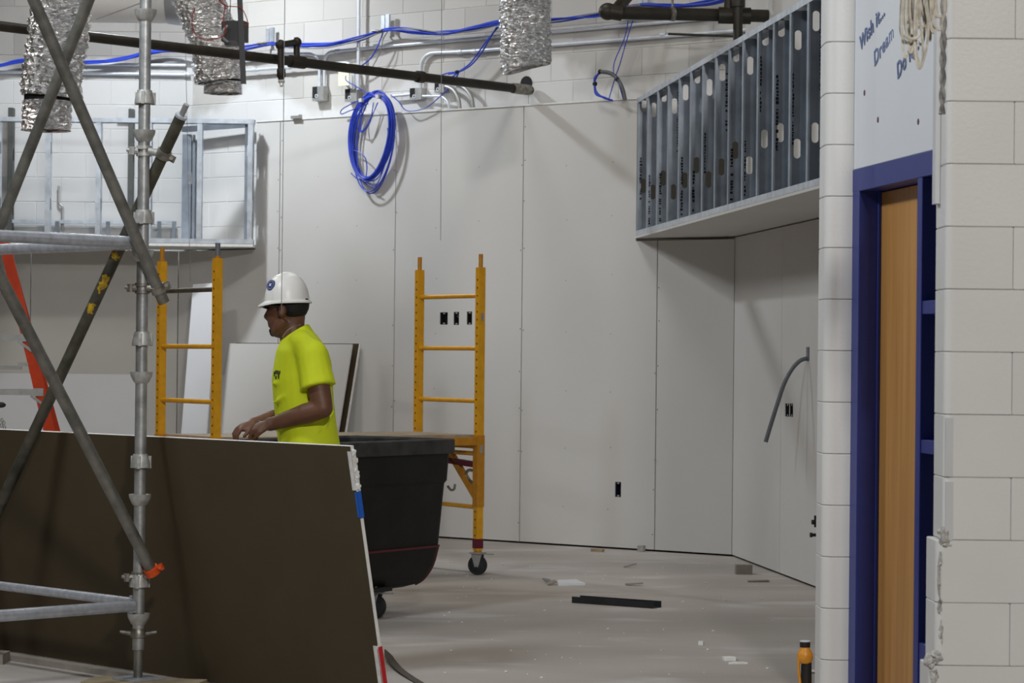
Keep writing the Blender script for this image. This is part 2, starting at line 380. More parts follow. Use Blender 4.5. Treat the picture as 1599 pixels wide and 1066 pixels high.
wb = struct('wall_back', W0)
bounds = [T_LC, tb(434), tb(615), tb(814), tb(1025), T_RC]
T397, T991 = tb(397), tb(991)
HOLES = []          # outlet cut-outs on the back wall (t0,t1,z0,z1)
for px, py, w_, h_ in ((693, 497, 0.075, 0.095), (712.5, 497, 0.052, 0.10), (733, 496.5, 0.050, 0.10), (965, 764, 0.052, 0.11)):
    p = hit(px, py, W0, NB); t = (p - W0).dot(E); HOLES.append((t - w_ / 2, t + w_ / 2, p.z - h_ / 2, p.z + h_ / 2))
def in_any(t, z, rects): return any(a < t < b and c < z < d for a, b, c, d in rects)
for i in range(5):
    a, b = bounds[i] + 0.004, bounds[i + 1] - 0.004
    vo = list(HOLES); ts = [a, b]; zs = [0.014, ZT]
    if i == 0: vo.append((a - 1, T397, ZS - 0.02, 9)); ts.append(T397); zs.append(ZS - 0.02)
    if i == 3: vo.append((T991, 99, ZS - 0.02, 9)); ts.append(T991); zs.append(ZS - 0.02)
    if i == 4: zs = [0.014, ZS - 0.02]
    for h in HOLES:
        if a < h[0] < b: ts += h[:2]; zs += h[2:]
    slab(W0, E, NB, ts, zs, 0.016, lambda t, z, vo=vo: in_any(t, z, vo)).build('drywall_panel', 'drywall', wb, smooth=False)
mb = MB()
mb.box(W0 + E * ((T397 + T991) / 2) - NB * 0.05 + V((0, 0, ZT + 0.006)), (T991 - T397, 0.115, 0.011), (E, NB, V((0, 0, 1))))
mb.build('top_track', 'gyp', wb, smooth=False)
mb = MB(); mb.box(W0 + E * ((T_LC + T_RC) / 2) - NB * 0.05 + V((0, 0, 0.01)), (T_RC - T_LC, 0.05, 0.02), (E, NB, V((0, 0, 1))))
mb.build('floor_track', 'dark', wb, smooth=False)  # near-black colour stands in for the shade in the gap below the panels
# screws along the joints
mb = MB()
for k, t in enumerate(bounds[1:5]):
    z = 0.12
    while z < (ZT if k < 3 else ZS) - 0.1:
        for s_ in (-0.016, 0.016):
            if random.random() < 0.75: mb.lathe([(0.0045, 0), (0.0045, 0.0012)], W0 + E * (t + s_ * random.uniform(0.7, 1.3)) + V((0, 0, z + random.uniform(-0.04, 0.04))), NB, 6)
        z += 0.30
for t0, z0 in [(bounds[j] + 0.4 * q + random.uniform(-.01, .01), 0.3 + 0.42 * r_) for j in range(1, 4) for q in (1, 2) for r_ in range(7)]:
    if t0 < T991 - 0.05: mb.lathe([(0.0035, 0), (0.0035, 0.001)], W0 + E * t0 + V((0, 0, z0 + random.uniform(-.03, .03))), NB, 6)
so = mb.build('drywall_screws', 'screw', wb); tag(so, kind='stuff')
lone = hit(1023, 716, W0, NB); mb = MB(); mb.lathe([(0.009, 0), (0.006, 0.008), (0.002, 0.011)], lone, NB, 8); mb.build('bright_screw', 'silver', wb)
# blocks
def block_mesh(L, H, depth, m, bev=0.006):
    me = bpy.data.meshes.new('block'); bm = bmesh.new(); bmesh.ops.create_cube(bm, size=1)
    bmesh.ops.scale(bm, vec=(L, depth, H), verts=bm.verts)
    ed = [e for e in bm.edges if all(v.co.y < 0 for v in e.verts)]
    bmesh.ops.bevel(bm, geom=ed, offset=bev, segments=1, affect='EDGES')
    bm.to_mesh(me); bm.free(); me.materials.append(m); return me
def block_wall(wall, A, d, n, t0, t1, z0, z1, m, mortar_mat='mortar'):
    """front faces of the blocks lie in the plane through A with normal n"""
    ax = Matrix(((d.x, -n.x, 0, 0), (d.y, -n.y, 0, 0), (0, 0, 1, 0), (0, 0, 0, 1)))
    full = block_mesh(0.4022, 0.1990, 0.09, m, 0.003)
    k = round(z0 / 0.2032); z = k * 0.2032
    while z < z1:
        t = t0 + (0.2032 if k % 2 else 0) - 0.2032
        while t < t1 - 0.15:
            o = bpy.data.objects.new('block', full); COL.objects.link(o)
            mw = Matrix.Translation(V(A) + d * (t + 0.2032) + V((0, 0, z + 0.1016)) - n * (0.045 + random.uniform(0, 0.0015))) @ ax
            o.parent = wall; o.matrix_parent_inverse = wmat(wall).inverted(); o.matrix_basis = mw
            t += 0.4064
        z += 0.2032; k += 1
    mb = MB(); mb.box(V(A) + d * ((t0 + t1) / 2) - n * 0.0545 + V((0, 0, (z0 + z1) / 2 + 0.1)), (t1 - t0 + 0.3, 0.10, z1 - z0 + 0.2), (d, n, V((0, 0, 1))))
    mb.build('mortar', mortar_mat, wall, smooth=False)
RB = W0 - NB * 0.16                              # rear block plane behind the back drywall
wr = struct('wall_rear', RB)
YB = 21.34
T_BL = -(YB - RB.y) / -E.y
block_wall(wr, RB, E, NB, T_BL, T_RC + 0.25, 3.048, 4.6, MT['block'], 'block')
block_wall(wr, RB, E, NB, T_BL, T397 + 0.3, 2.032, 3.0, MT['block'], 'block')
wl = struct('wall_left', (-4, YL, 0))
XC = (W0 + E * T_LC).x
X = XC
for i in range(3):
    slab((X - 1.22 + 0.002, YL, 0), V((1, 0, 0)), V((0, -1, 0)), [0, 1.214], [0.02, ZS - 0.02], 0.016, lambda t, z: False).build('drywall_panel', 'drywall_shaded', wl, smooth=False)
    X -= 1.22
block_wall(wl, V((-5.4, YB, 0)), V((1, 0, 0)), V((0, -1, 0)), 0, 5.4 + (RB + E * T_BL).x, 1.9, 4.7, MT['blockl'], 'blockl')
wrt = struct('wall_right', RC)
CUTR = []
for px, py, w_, h_ in ((1229, 640, 0.12, 0.085), (1235.5, 640, 0.10, 0.085)):
    p = hit(px, py, RC, NR); t = (p - RC).dot(G); CUTR.append((t - w_ / 2, t + w_ / 2, p.z - h_ / 2, p.z + h_ / 2))
tr = [0.0, 1.507, 2.727, 3.947, 5.167, 6.387]
for i in range(5):
    a, b = tr[i] + 0.003, tr[i + 1] - 0.003
    ts = [a, b]; zs = [0.014, ZS - 0.01]
    for h in CUTR:
        if a < h[0] < b: ts += h[:2]; zs += h[2:]
    slab(RC, G, NR, ts, zs, 0.016, lambda t, z: in_any(t, z, CUTR)).build('drywall_panel', 'drywall', wrt, smooth=False)
    slab(RC - NR * 0.06, G, NR, [a - 0.002, b + 0.002], [ZS + 0.02, 4.9], 0.016, lambda t, z: False).build('drywall_panel', 'drywall', wrt, smooth=False)
mb = MB(); mb.box(RC + G * 3.2 - NR * 0.05 + V((0, 0, 0.01)), (6.4, 0.05, 0.02), (G, NR, V((0, 0, 1)))); mb.build('floor_track', 'dark', wrt, smooth=False)  # coloured near-black as the shade under the right wall panels

# outlet boxes set in the cut-outs
def outlet(A, d, n, h, label, wired=False, m='dark'):
    a, b, c, e = h; ctr = A + d * ((a + b) / 2) + V((0, 0, (c + e) / 2))
    t = thing('outlet_box', label, 'outlet box', ctr - n * 0.03)
    mb = MB(); W_, H_ = b - a - 0.004, e - c - 0.004; ax = (d, n, V((0, 0, 1)))
    mb.box(ctr - n * 0.058, (W_, 0.004, H_), ax)
    for s_ in (-1, 1):
        mb.box(ctr - n * 0.032 + d * (s_ * (W_ / 2 - 0.0015)), (0.003, 0.056, H_), ax)
        mb.box(ctr - n * 0.032 + V((0, 0, s_ * (H_ / 2 - 0.0015))), (W_, 0.056, 0.003), ax)
    mb.build('box_shell', m, t, smooth=False)
    for s_ in (-1, 1):
        mb = MB(); mb.box(ctr - n * 0.004 + V((0, 0, s_ * (H_ / 2 - 0.007))), (0.018, 0.003, 0.012), ax); mb.build('screw_tab', 'boxm', t, smooth=False)
    if wired:
        mb = MB(); mb.tube(smooth([ctr - n * 0.055 + V((0, 0, -0.03)), ctr - n * 0.03 + d * 0.008, ctr - n * 0.02 - d * 0.006 + V((0, 0, 0.02)), ctr - n * 0.05 + V((0, 0, 0.03))]), 0.003, 6)
        mb.build('wire', 'wire', t)
outlet(W0, E, NB, HOLES[0], 'square outlet box cut into drywall, first of three behind the yellow ladder frame')
outlet(W0, E, NB, HOLES[1], 'narrow outlet box with loose wires, middle of three behind the yellow ladder frame', True)
outlet(W0, E, NB, HOLES[2], 'narrow outlet box beside the right post of the yellow ladder frame')
outlet(W0, E, NB, HOLES[3], 'lone outlet box low on the back wall above the dark channel', False, 'boxblue')
outlet(RC, G, NR, CUTR[0], 'left of the paired outlet boxes in the right wall under bent conduit')
outlet(RC, G, NR, CUTR[1], 'right of the paired outlet boxes in the right wall under bent conduit')

# ------------------------------------------------------------------ steel stud soffits
def stud_mesh(H, web, fl_, m, holes, th=0.0015):
    """C stud: web in the local XZ plane (x 0..web), flanges along +y at both edges"""
    bm = bmesh.new()
    def loop(pts):
        vs_ = [bm.verts.new((x, 0, z)) for x, z in pts]
        return [bm.edges.new((vs_[i], vs_[(i + 1) % len(vs_)])) for i in range(len(vs_))]
    ed = loop([(0, 0), (web, 0), (web, H), (0, H)])
    for z in holes:
        q = [(web / 2 + 0.019 * math.cos(a), z + (0.034 if math.sin(a) > 0 else -0.034) + 0.019 * math.sin(a)) for a in [2 * PI * (k + 0.5) / 10 for k in range(10)]]
        ed += loop(q)
    bmesh.ops.triangle_fill(bm, use_beauty=True, edges=ed)
    me = bpy.data.meshes.new('stud'); bm.to_mesh(me); bm.free()
    vs_ = [tuple(v.co) for v in me.vertices]; fs = [tuple(p.vertices) for p in me.polygons]
    mb = MB(); mb.add(vs_, fs)
    mb.box((0.0, fl_ / 2, H / 2), (th, fl_, H)); mb.box((web, fl_ / 2, H / 2), (th, fl_, H))
    mb.box((0.004, fl_, H / 2), (0.009, th, H)); mb.box((web - 0.004, fl_, H / 2), (0.009, th, H))
    me2 = bpy.data.meshes.new('stud'); me2.from_pydata(mb.v, [], mb.f); me2.materials.append(m); return me2
sr = thing('soffit_frame', 'long steel stud soffit frame jutting out above the right wall', 'soffit frame', SR + V((0, 0, ZS)))
LS = 6.3
def local_axes(d, inward):     # local x -> inward, local y -> d, z up
    return Matrix(((inward.x, d.x, 0, 0), (inward.y, d.y, 0, 0), (0, 0, 1, 0), (0, 0, 0, 1)))
def put(o, loc, R, parent):
    o.parent = parent; o.matrix_parent_inverse = wmat(parent).inverted()
    o.matrix_basis = Matrix.Translation(loc) @ R
HS = ZT - ZS - 0.03
IR = -NR
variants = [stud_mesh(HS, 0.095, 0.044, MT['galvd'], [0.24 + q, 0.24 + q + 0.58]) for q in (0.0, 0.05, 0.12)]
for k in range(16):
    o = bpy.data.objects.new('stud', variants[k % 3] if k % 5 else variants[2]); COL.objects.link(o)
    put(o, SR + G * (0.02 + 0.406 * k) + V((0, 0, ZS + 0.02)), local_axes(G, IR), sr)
def track(A, d, L, inward, z, up_, mname, name, parent, wdt=0.098, lip=0.035):
    mb = MB(); ax = (d, inward, V((0, 0, 1))); c = A + d * (L / 2) + V((0, 0, z))
    mb.box(c + inward * (wdt / 2), (L, wdt, 0.002), ax)
    for q in (-0.002, wdt + 0.002): mb.box(c + inward * q + V((0, 0, up_ * lip / 2)), (L, 0.002, lip), ax)
    mb.build(name, mname, parent, smooth=False)
track(SR, G, LS, IR, ZS + 0.018, 1, 'galv', 'bottom_track', sr)
track(SR, G, LS, IR, ZT + 0.005, -1, 'galv', 'top_track', sr)
mb = MB(); mb.box(SR + G * (LS / 2) + IR * 0.33 + V((0, 0, ZS + 0.008)), (LS, 0.67, 0.016), (G, IR, V((0, 0, 1)))); mb.build('soffit_panel', 'drywall', sr, smooth=False)
# ink stamps on the webs
def stamp(A, dz, L, facing, along, parent):
    mb = MB(); z = 0
    while z < L:
        h = random.uniform(0.008, 0.020)
        if random.random() < 0.86: mb.box(A + V((0, 0, dz + z + h / 2)) + along * random.uniform(-0.002, 0.002), (random.uniform(0.010, 0.018), 0.0008, h), (along, facing, V((0, 0, 1))))
        z += h + random.uniform(0.003, 0.007)
    return mb
mb = MB()
for k in range(16):
    A = SR + G * (0.02 + 0.406 * k + 0.001) + V((0, 0, ZS + 0.03))
    s1 = stamp(A + IR * random.choice((0.02, 0.075, 0.028)), random.choice((0.05, 0.25, 0.5)), random.uniform(0.25, 0.45), G, IR, sr); mb.add(s1.v, s1.f)
o = mb.build('ink_stamps', 'stamp', sr, smooth=False); tag(o, kind='stuff')
# dark end closing the frame where it meets the wall
# left soffit
SL = V((W0 + E * T397)); SL.y = YS; XR = SL.x
slf = thing('soffit_frame', 'short steel stud soffit frame across the upper left wall', 'soffit frame', (XR, YS, ZS))
DL = V((-1, 0, 0)); IL = V((0, 1, 0)); LL = 3.4
vl = stud_mesh(HS, 0.092, 0.038, MT['galv'], [0.3, 0.75])
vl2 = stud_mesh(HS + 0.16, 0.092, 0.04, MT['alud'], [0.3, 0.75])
for k in range(9):
    o = bpy.data.objects.new('stud', vl); COL.objects.link(o); put(o, V((XR, YS, ZS + 0.02)) + DL * (0.012 + 0.405 * k), local_axes(DL, IL), slf)
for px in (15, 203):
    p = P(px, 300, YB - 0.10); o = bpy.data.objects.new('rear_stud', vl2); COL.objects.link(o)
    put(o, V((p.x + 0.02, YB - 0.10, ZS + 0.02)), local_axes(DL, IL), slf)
o = bpy.data.objects.new('corner_stud', stud_mesh(HS, 0.072, 0.03, MT['galvd'], [0.3, 0.75])); COL.objects.link(o); put(o, V((XR - 0.012, YS + 0.10, ZS + 0.02)), local_axes(IL, DL), slf)
p = P(291, 300, YB - 0.12)
mb = MB(); mb.box((p.x, YB - 0.09, ZS + 0.48), (0.075, 0.06, 0.94)); mb.box((p.x + 0.055, YB - 0.08, ZS + 0.48), (0.02, 0.03, 0.94)); mb.build('wide_post', 'galvd', slf, smooth=False)
p0 = P(286, 202, YB - 0.1); p1 = P(390, 194, YB - 0.5); mb = MB(); mb.bar(p0, p1, 0.04, 0.045); mb.build('top_brace', 'galvd', slf, smooth=False)
p0 = P(-20, 345, YB - 0.06); p1 = P(275, 348, YB - 0.06); mb = MB(); mb.bar(p0, p1, 0.05, 0.028); mb.build('rear_rail', 'galv', slf, smooth=False)
for px in (91, 170, 250, 273):
    a = P(px, 346, YB - 0.2); mb = MB(); mb.bar((a.x, YB - 0.25, ZS + 0.02), (a.x, YB - 0.25, a.z), 0.03, 0.03); mb.build('short_stud', 'galvd', slf, smooth=False)
track(V((XR, YS, 0)), DL, LL, IL, ZS + 0.018, 1, 'galv', 'bottom_track', slf, 0.095)
track(V((XR, YS, 0)), DL, LL, IL, ZT + 0.005, -1, 'galv', 'top_track', slf, 0.095)
mb = MB(); mb.box((XR - LL / 2, YS + 0.35, ZS + 0.003), (LL, 0.72, 0.022)); mb.build('soffit_panel', 'gyp', slf, smooth=False)
mb = MB(); mb.bar(P(296, 268, YS + 0.3), P(297, 287, YS + 0.3), 0.02, 0.03); mb.build('hanger_clip', 'galv', slf, smooth=False)

# ------------------------------------------------------------------ right foreground: block column, door frame, near block wall
CY = 10.1
def bullnose(x0, x1, y0, depth, r=0.045):
    """plan outline, rounded at the left front corner"""
    pts = [(x1, y0), (x1, y0 + depth), (x0, y0 + depth)]
    for k in range(7):
        a = PI + PI / 2 * k / 6; pts.append((x0 + r + r * math.cos(a), y0 + r + r * math.sin(a)))
    return pts
def course_block(pts, z0, z1, m, parent, name='block'):
    """a block extruded from a plan outline, its arrises eased at the joints"""
    cx = sum(p[0] for p in pts) / len(pts); cy = sum(p[1] for p in pts) / len(pts)
    def ring(z, ins):
        out = []
        for x, y in pts:
            d = V((cx - x, cy - y, 0)); l = d.length; out.append(V((x, y, z)) + d * (ins * 1.6 / max(l, 1e-6)))
        return out
    e = 0.003
    mb = MB(); mb.loft([ring(z0 + 0.0006, e), ring(z0 + 0.0035, 0), ring(z1 - 0.0035, 0), ring(z1 - 0.0006, e)])
    return mb.build(name, m, parent, ang=28)
xa = P(1286, 560, CY).x; xb = P(1331, 560, CY).x
wc = struct('wall_column', (xa, CY, 0))
for k in range(20):
    course_block(bullnose(xa, xb + 0.12, CY, 0.19), k * 0.2032, (k + 1) * 0.2032, 'blockw', wc)
mb = MB(); mb.box(((xa + xb + 0.12) / 2 + 0.01, CY + 0.095, 2.03), (xb + 0.12 - xa - 0.04, 0.17, 4.06)); mb.build('mortar', 'blockw', wc, smooth=False)
# near wall
NY = 8.3
nx0 = P(1475, 560, NY).x
wn = struct('wall_near', (nx0, NY, 0))
mblocks = []
for k in range(18):
    z0 = k * 0.2032 - 0.007; z1 = z0 + 0.2032
    x0 = nx0
    if k in (2, 3): x0 = nx0 - 0.022
    if k < 2: x0 = nx0 - 0.040
    first = 0.218 if k % 2 == 0 else 0.42
    course_block(bullnose(x0, nx0 + first, NY, 0.19, 0.028), z0, z1, 'blockw', wn)
    x = nx0 + first + 0.002
    for q in range(3):
        course_block([(x, NY), (x, NY + 0.19), (x + 0.402, NY + 0.19), (x + 0.402, NY)][::-1], z0, z1, 'blockw', wn); x += 0.404
mb = MB(); mb.box((nx0 + 0.706, NY + 0.094, 1.82), (1.38, 0.17, 3.64)); mb.build('mortar', 'blockw', wn, smooth=False)
def lump(c, rad, seed, m='mlump', parent=None, name='mortar_lump'):
    rnd = random.Random(seed); bm = bmesh.new(); bmesh.ops.create_icosphere(bm, subdivisions=3, radius=1)
    from mathutils import noise
    for v in bm.verts:
        q = 1 + 0.55 * noise.noise(v.co * 1.6 + V((seed * 3.1, 0, 0))) + 0.25 * noise.noise(v.co * 4 + V((seed, 5, 0)))
        v.co = V((v.co.x * rad[0], v.co.y * rad[1], v.co.z * rad[2])) * q + V(c)
    me = bpy.data.meshes.new(name); bm.to_mesh(me); bm.free(); me.materials.append(MT[m])
    return obj(name, me, parent)
for i, (px, py, a, b) in enumerate(((1474, 836, 0.022, 0.03), (1478, 848, 0.018, 0.014), (1468, 872, 0.008, 0.03), (1466, 905, 0.007, 0.05), (1467, 945, 0.008, 0.03), (1452, 1030, 0.020, 0.022), (1462, 1024, 0.022, 0.018), (1458, 1056, 0.014, 0.03), (1469, 985, 0.007, 0.04))):
    lump(P(px, py, NY + 0.012), (a, 0.02, b), i + 1, parent=wn)
mb = MB()
for za, zb in ((648, 742), (748, 838)):
    q = [P(1477, za + 4, NY - 0.002), P(1489, za + 6, NY - 0.002), P(1488, zb - 6, NY - 0.002), P(1476, zb - 2, NY - 0.002)]
    mb.prism([(0, 0), (0.025, 0), (0.025, -0.19), (0, -0.19)], q[0], V((1, 0, 0)), V((0, 0, 1)), V((0, 0.02, 0)))
mb.build('mortar_patch', 'trim', wn, smooth=False)
# door wall plane
L0 = P(1329, 560, CY); L0.z = 0; Q = V((0.148, -0.989, 0)).normalized(); MN = V((Q.y, -Q.x, 0))
IN = -MN
def tq(px, py=560): return (hit(px, py, L0, MN) - L0).dot(Q)
ZD = hit(1330, 266, L0, MN).z
t_in, t_m0, t_m1 = tq(1339.5), tq(1430), tq(1437.5)
t_end = tq(1475) + 0.28
dr = struct('door_1', L0)
axd = (Q, IN, V((0, 0, 1)))
def dbox(t0, t1, d0, d1, z0, z1, name, m, parent):
    mb = MB(); mb.box(L0 + Q * ((t0 + t1) / 2) + IN * ((d0 + d1) / 2) + V((0, 0, (z0 + z1) / 2)), (t1 - t0, d1 - d0, z1 - z0), axd)
    me = mb.mesh(name, MT[m], smooth=False); bm = bmesh.new(); bm.from_mesh(me)
    bmesh.ops.bevel(bm, geom=list(bm.edges), offset=0.002, segments=1, affect='EDGES'); bm.to_mesh(me); bm.free()
    return obj(name, me, parent)
ZI = ZD - 0.088
dbox(0.0, t_in, 0, 0.17, 0, ZD, 'jamb', 'navy', dr)
dbox(t_in - 0.001, t_in + 0.010, 0.074, 0.087, 0, ZI, 'jamb_stop', 'navy', dr)
dbox(t_m0, t_m1, 0, 0.17, 0, ZI, 'mullion', 'navy', dr)
dbox(t_m1 - 0.001, t_m1 + 0.012, 0.075, 0.11, 0, ZI, 'mullion_stop', 'navy', dr)
dbox(t_end, t_end + 0.05, 0, 0.17, 0, ZD, 'jamb', 'navy', dr)
dbox(0.0, t_end + 0.05, -0.001, 0.17, ZI, ZD, 'head_rail', 'navy', dr)
for py in (480, 697):
    z = hit(1440, py, L0, MN).z; dbox(t_m1, t_end, 0.004, 0.165, z - 0.024, z + 0.024, 'glazing_bar', 'navy', dr)
    dbox(t_m1 + 0.02, t_end, 0.06, 0.085, z + 0.024, z + 0.036, 'glazing_stop', 'navy', dr)
z = hit(1440, 1005, L0, MN).z
dbox(t_m1, t_end, 0.004, 0.165, 0, z, 'bottom_rail', 'navy', dr)
dbox(t_m1 + 0.02, t_end, 0.06, 0.085, z, z + 0.014, 'glazing_stop', 'navy', dr)
dbox(t_in + 0.006, t_m0 - 0.004, 0.088, 0.132, 0.01, ZI - 0.004, 'door_leaf', 'wood', dr)
# wall over the door with its painted board
wh = struct('wall_header', L0 + V((0, 0, ZD)))
dbox(-0.03, t_end - 0.10, 0.012, 0.19, ZD, 4.1, 'header_panel', 'white', wh)
dbox(0.012, t_end - 0.12, 0.0, 0.012, ZD, 4.1, 'sign_board', 'white', wh)
for px, py in ((1350, 145), (1371, 187), (1434, 190)):
    p = hit(px, py, L0, MN) ; mb = MB(); mb.lathe([(0.012, -0.02), (0.012, 0.0012), (0.009, 0.002)], p, MN, 10); mb.build('wall_plug', 'plug', wh)
def sign_text(txt, px, py, h, tilt, wx=1.0):
    cu = bpy.data.curves.new('lettering', 'FONT'); cu.body = txt; cu.size = h; cu.extrude = 0.0008; cu.offset = 0.0016; cu.space_character = 1.12; cu.shear = 0.12
    cu.materials.append(MT['letter'])
    o = bpy.data.objects.new('lettering', cu); COL.objects.link(o)
    p = hit(px, py, L0, MN)
    R = Matrix(((Q.x * wx, 0, MN.x, 0), (Q.y * wx, 0, MN.y, 0), (0, 1, 0, 0), (0, 0, 0, 1))) @ Matrix.Rotation(tilt, 4, 'Z')
    put(o, p + MN * 0.0025, R, wh)
sign_text('Wish it...', 1344, 80, 0.082, math.radians(17), 1.0)
sign_text('Dream it...', 1366, 104, 0.082, math.radians(19), 1.05)
sign_text('Do it...', 1402, 124, 0.086, math.radians(18), 1.0)
# end trim of the header
tm = MB(); a = P(1468.5, 0, NY + 0.12)
tm.box((a.x, NY + 0.14, (P(1468, 318, NY + 0.12).z + 4.0) / 2), (0.026, 0.06, 4.0 - P(1468, 318, NY + 0.12).z))
t1 = tm.build('trim_1', 'trim', smooth=False); tag(t1, kind='structure')

# ------------------------------------------------------------------ tube-and-cup scaffold with its braces
SP = V((-1.506, 10.42, 0))
D1 = V((-0.7071, -0.7071, 0)); D2 = V((-0.7071, 0.7071, 0))
sf = thing('tube_scaffold', 'grey tube scaffold with crossing braces in the left foreground', 'scaffold', SP)
BASE = 0.06
def cup_levels(): return [P(238 - (y * 0.0105) , y, 10.42).z for y in (20, 208, 395, 585, 776, 962)]
def standard(base):
    mb = MB(); mb.tube([base + V((0, 0, BASE + 0.12)), base + V((0, 0, 3.4))], 0.0242, 16); s_ = mb.build('standard', 'tube', sf)
    for z in cup_levels():
        mb = MB(); mb.lathe([(0.025, -0.035), (0.032, -0.028), (0.044, -0.004), (0.046, 0.012), (0.040, 0.012), (0.026, 0.0)], base + V((0, 0, z)), n=18); mb.build('lower_cup', 'castl', s_)
        mb = MB(); mb.lathe([(0.0245, 0.115), (0.030, 0.115), (0.034, 0.098), (0.040, 0.074), (0.041, 0.060), (0.026, 0.060)], base + V((0, 0, z + 0.06)), n=14)
        for a in range(3):
            an = a * 2.1 + 0.5; mb.box(base + V((math.cos(an) * 0.040, math.sin(an) * 0.040, z + 0.142)), (0.014, 0.014, 0.05))
        mb.build('upper_cup', 'castl', s_)
    mb = MB(); mb.tube([base + V((0, 0, BASE)), base + V((0, 0, BASE + 0.30))], 0.0185, 12); j = mb.build('jack_screw', 'tubed', sf)
    mb = MB(); mb.lathe([(0.02, 0), (0.032, 0.006), (0.032, 0.03), (0.022, 0.045)], base + V((0, 0, BASE + 0.165)), n=12)
    for s2 in (-1, 1): mb.tube([base + V((0.03 * s2, 0, BASE + 0.185)), base + V((0.075 * s2, 0.0, BASE + 0.192))], [0.010, 0.006], 8)
    mb.build('wing_nut', 'clamp', j)
    mb = MB(); mb.box(base + V((0, 0, BASE + 0.004)), (0.15, 0.15, 0.008), (D1, D2, V((0, 0, 1)))); mb.build('base_plate', 'galv', j, smooth=False)
standard(SP)
for d in (D1, D2): standard(SP + d * 1.25)
zt, zl = P(215, 379, 10.42).z, P(222, 945, 10.42).z
for d, z, r in ((D1, zt, 0.0242), (D2, zt - 0.003, 0.0242), (D1, zl, 0.0235), (D2, zl + 0.01, 0.0195)):
    mb = MB(); mb.tube([SP + d * 0.03 + V((0, 0, z)), SP + d * 1.22 + V((0, 0, z))], r, 16)
    mb.box(SP + d * 0.035 + V((0, 0, z)), (0.03, 0.022, 0.055), (d, d.cross(V((0, 0, 1))), V((0, 0, 1))))
    mb.build('ledger', 'ledger', sf)
def brace(a, b, m, ext=0.0, name='brace', r=0.0242):
    a, b = V(a), V(b); d = (b - a).normalized(); a = a - d * ext
    mb = MB(); mb.tube([a, b], r, 16)
    return mb.build(name, m, sf)
def plane_pt(px, py, d, off):     # point on the upright plane through the standard along d, shifted by off towards its outside
    n = V((d.y, -d.x, 0)); return hit(px, py, SP + n * off, n)
n1 = V((D1.y, -D1.x, 0)); n2 = V((D2.y, -D2.x, 0))
o1 = 0.055 if n1.y < 0 else -0.055
o2 = -0.05 if n2.x * -1 + n2.y * -1 > 0 else 0.05
ba = brace(plane_pt(50, -6, D1, o1), plane_pt(256, 472, D1, o1), 'tubed', 0.5)
bb = brace(plane_pt(0, 432, D1, o1), plane_pt(238, 893, D1, o1), 'tubed', 0.5)
# the far pair runs from the outer side of the standard back along the sheet
def far_pt(px, py, k): return hit(px, py, SP + V((0.7071, 0.7071, 0)) * k, V((0.7071, 0.7071, 0)))
bc = brace(far_pt(140, -4, -0.035), far_pt(-4, 362, -0.035), 'tubed', 0.4)
bd = brace(far_pt(283, 181, 0.052), far_pt(-12, 815, 0.0), 'tubeb')
da = (far_pt(-12, 815, 0.0) - far_pt(283, 181, 0.052)).normalized()
top = far_pt(283, 181, 0.052)
mb = MB(); mb.tube([top - da * 0.055, top + da * 0.01], 0.0125, 12); mb.build('spigot_pin', 'tube', bd)
mb = MB(); mb.tube([top - da * 0.004, top + da * 0.006], 0.0255, 16); mb.build('end_ring', 'galv', bd)
# flaked yellow paint bands on the dark brace
for t_, l in ((0.545, 0.10), (0.60, 0.05), (0.475, 0.035)):
    pass
def paint_flake(c, d, ln, seed):
    rnd = random.Random(seed); mb = MB(); n = 12
    tow = (CAM - c); tow = (tow - d * tow.dot(d)).normalized(); sd = d.cross(tow)
    rows = 7; vs_ = []; fs = []
    for i in range(rows):
        lo = -1.25 + rnd.uniform(0, 0.9) + 0.5 * abs(i - 3) / 3; hi = 1.3 - rnd.uniform(0, 0.9) - 0.3 * abs(i - 3) / 3
        for j in range(6):
            a = lo + (hi - lo) * j / 5
            vs_.append(c + d * (ln * (i / (rows - 1) - 0.5) + rnd.uniform(-0.006, 0.006)) + (tow * math.cos(a) + sd * math.sin(a)) * 0.0249)
    for i in range(rows - 1):
        for j in range(5): fs.append((i * 6 + j, i * 6 + j + 1, (i + 1) * 6 + j + 1, (i + 1) * 6 + j))
    mb.add(vs_, fs); return mb
Ld = (far_pt(-12, 815, 0.0) - top).length
def on_d(py):
    lo, hi = 0, 1; f_ = lambda t: top + da * (Ld * t)
    best = min((abs(-(f_(t / 400) - CAM).dot(up) / (f_(t / 400) - CAM).dot(fw) * F + 533 - py), t / 400) for t in range(401))
    return f_(best[1])
for i, (py, ln) in enumerate(((440, 0.085), (478, 0.045), (396, 0.035))):
    paint_flake(on_d(py), da, ln, i + 3).build('paint_patch', 'ywear', bd)
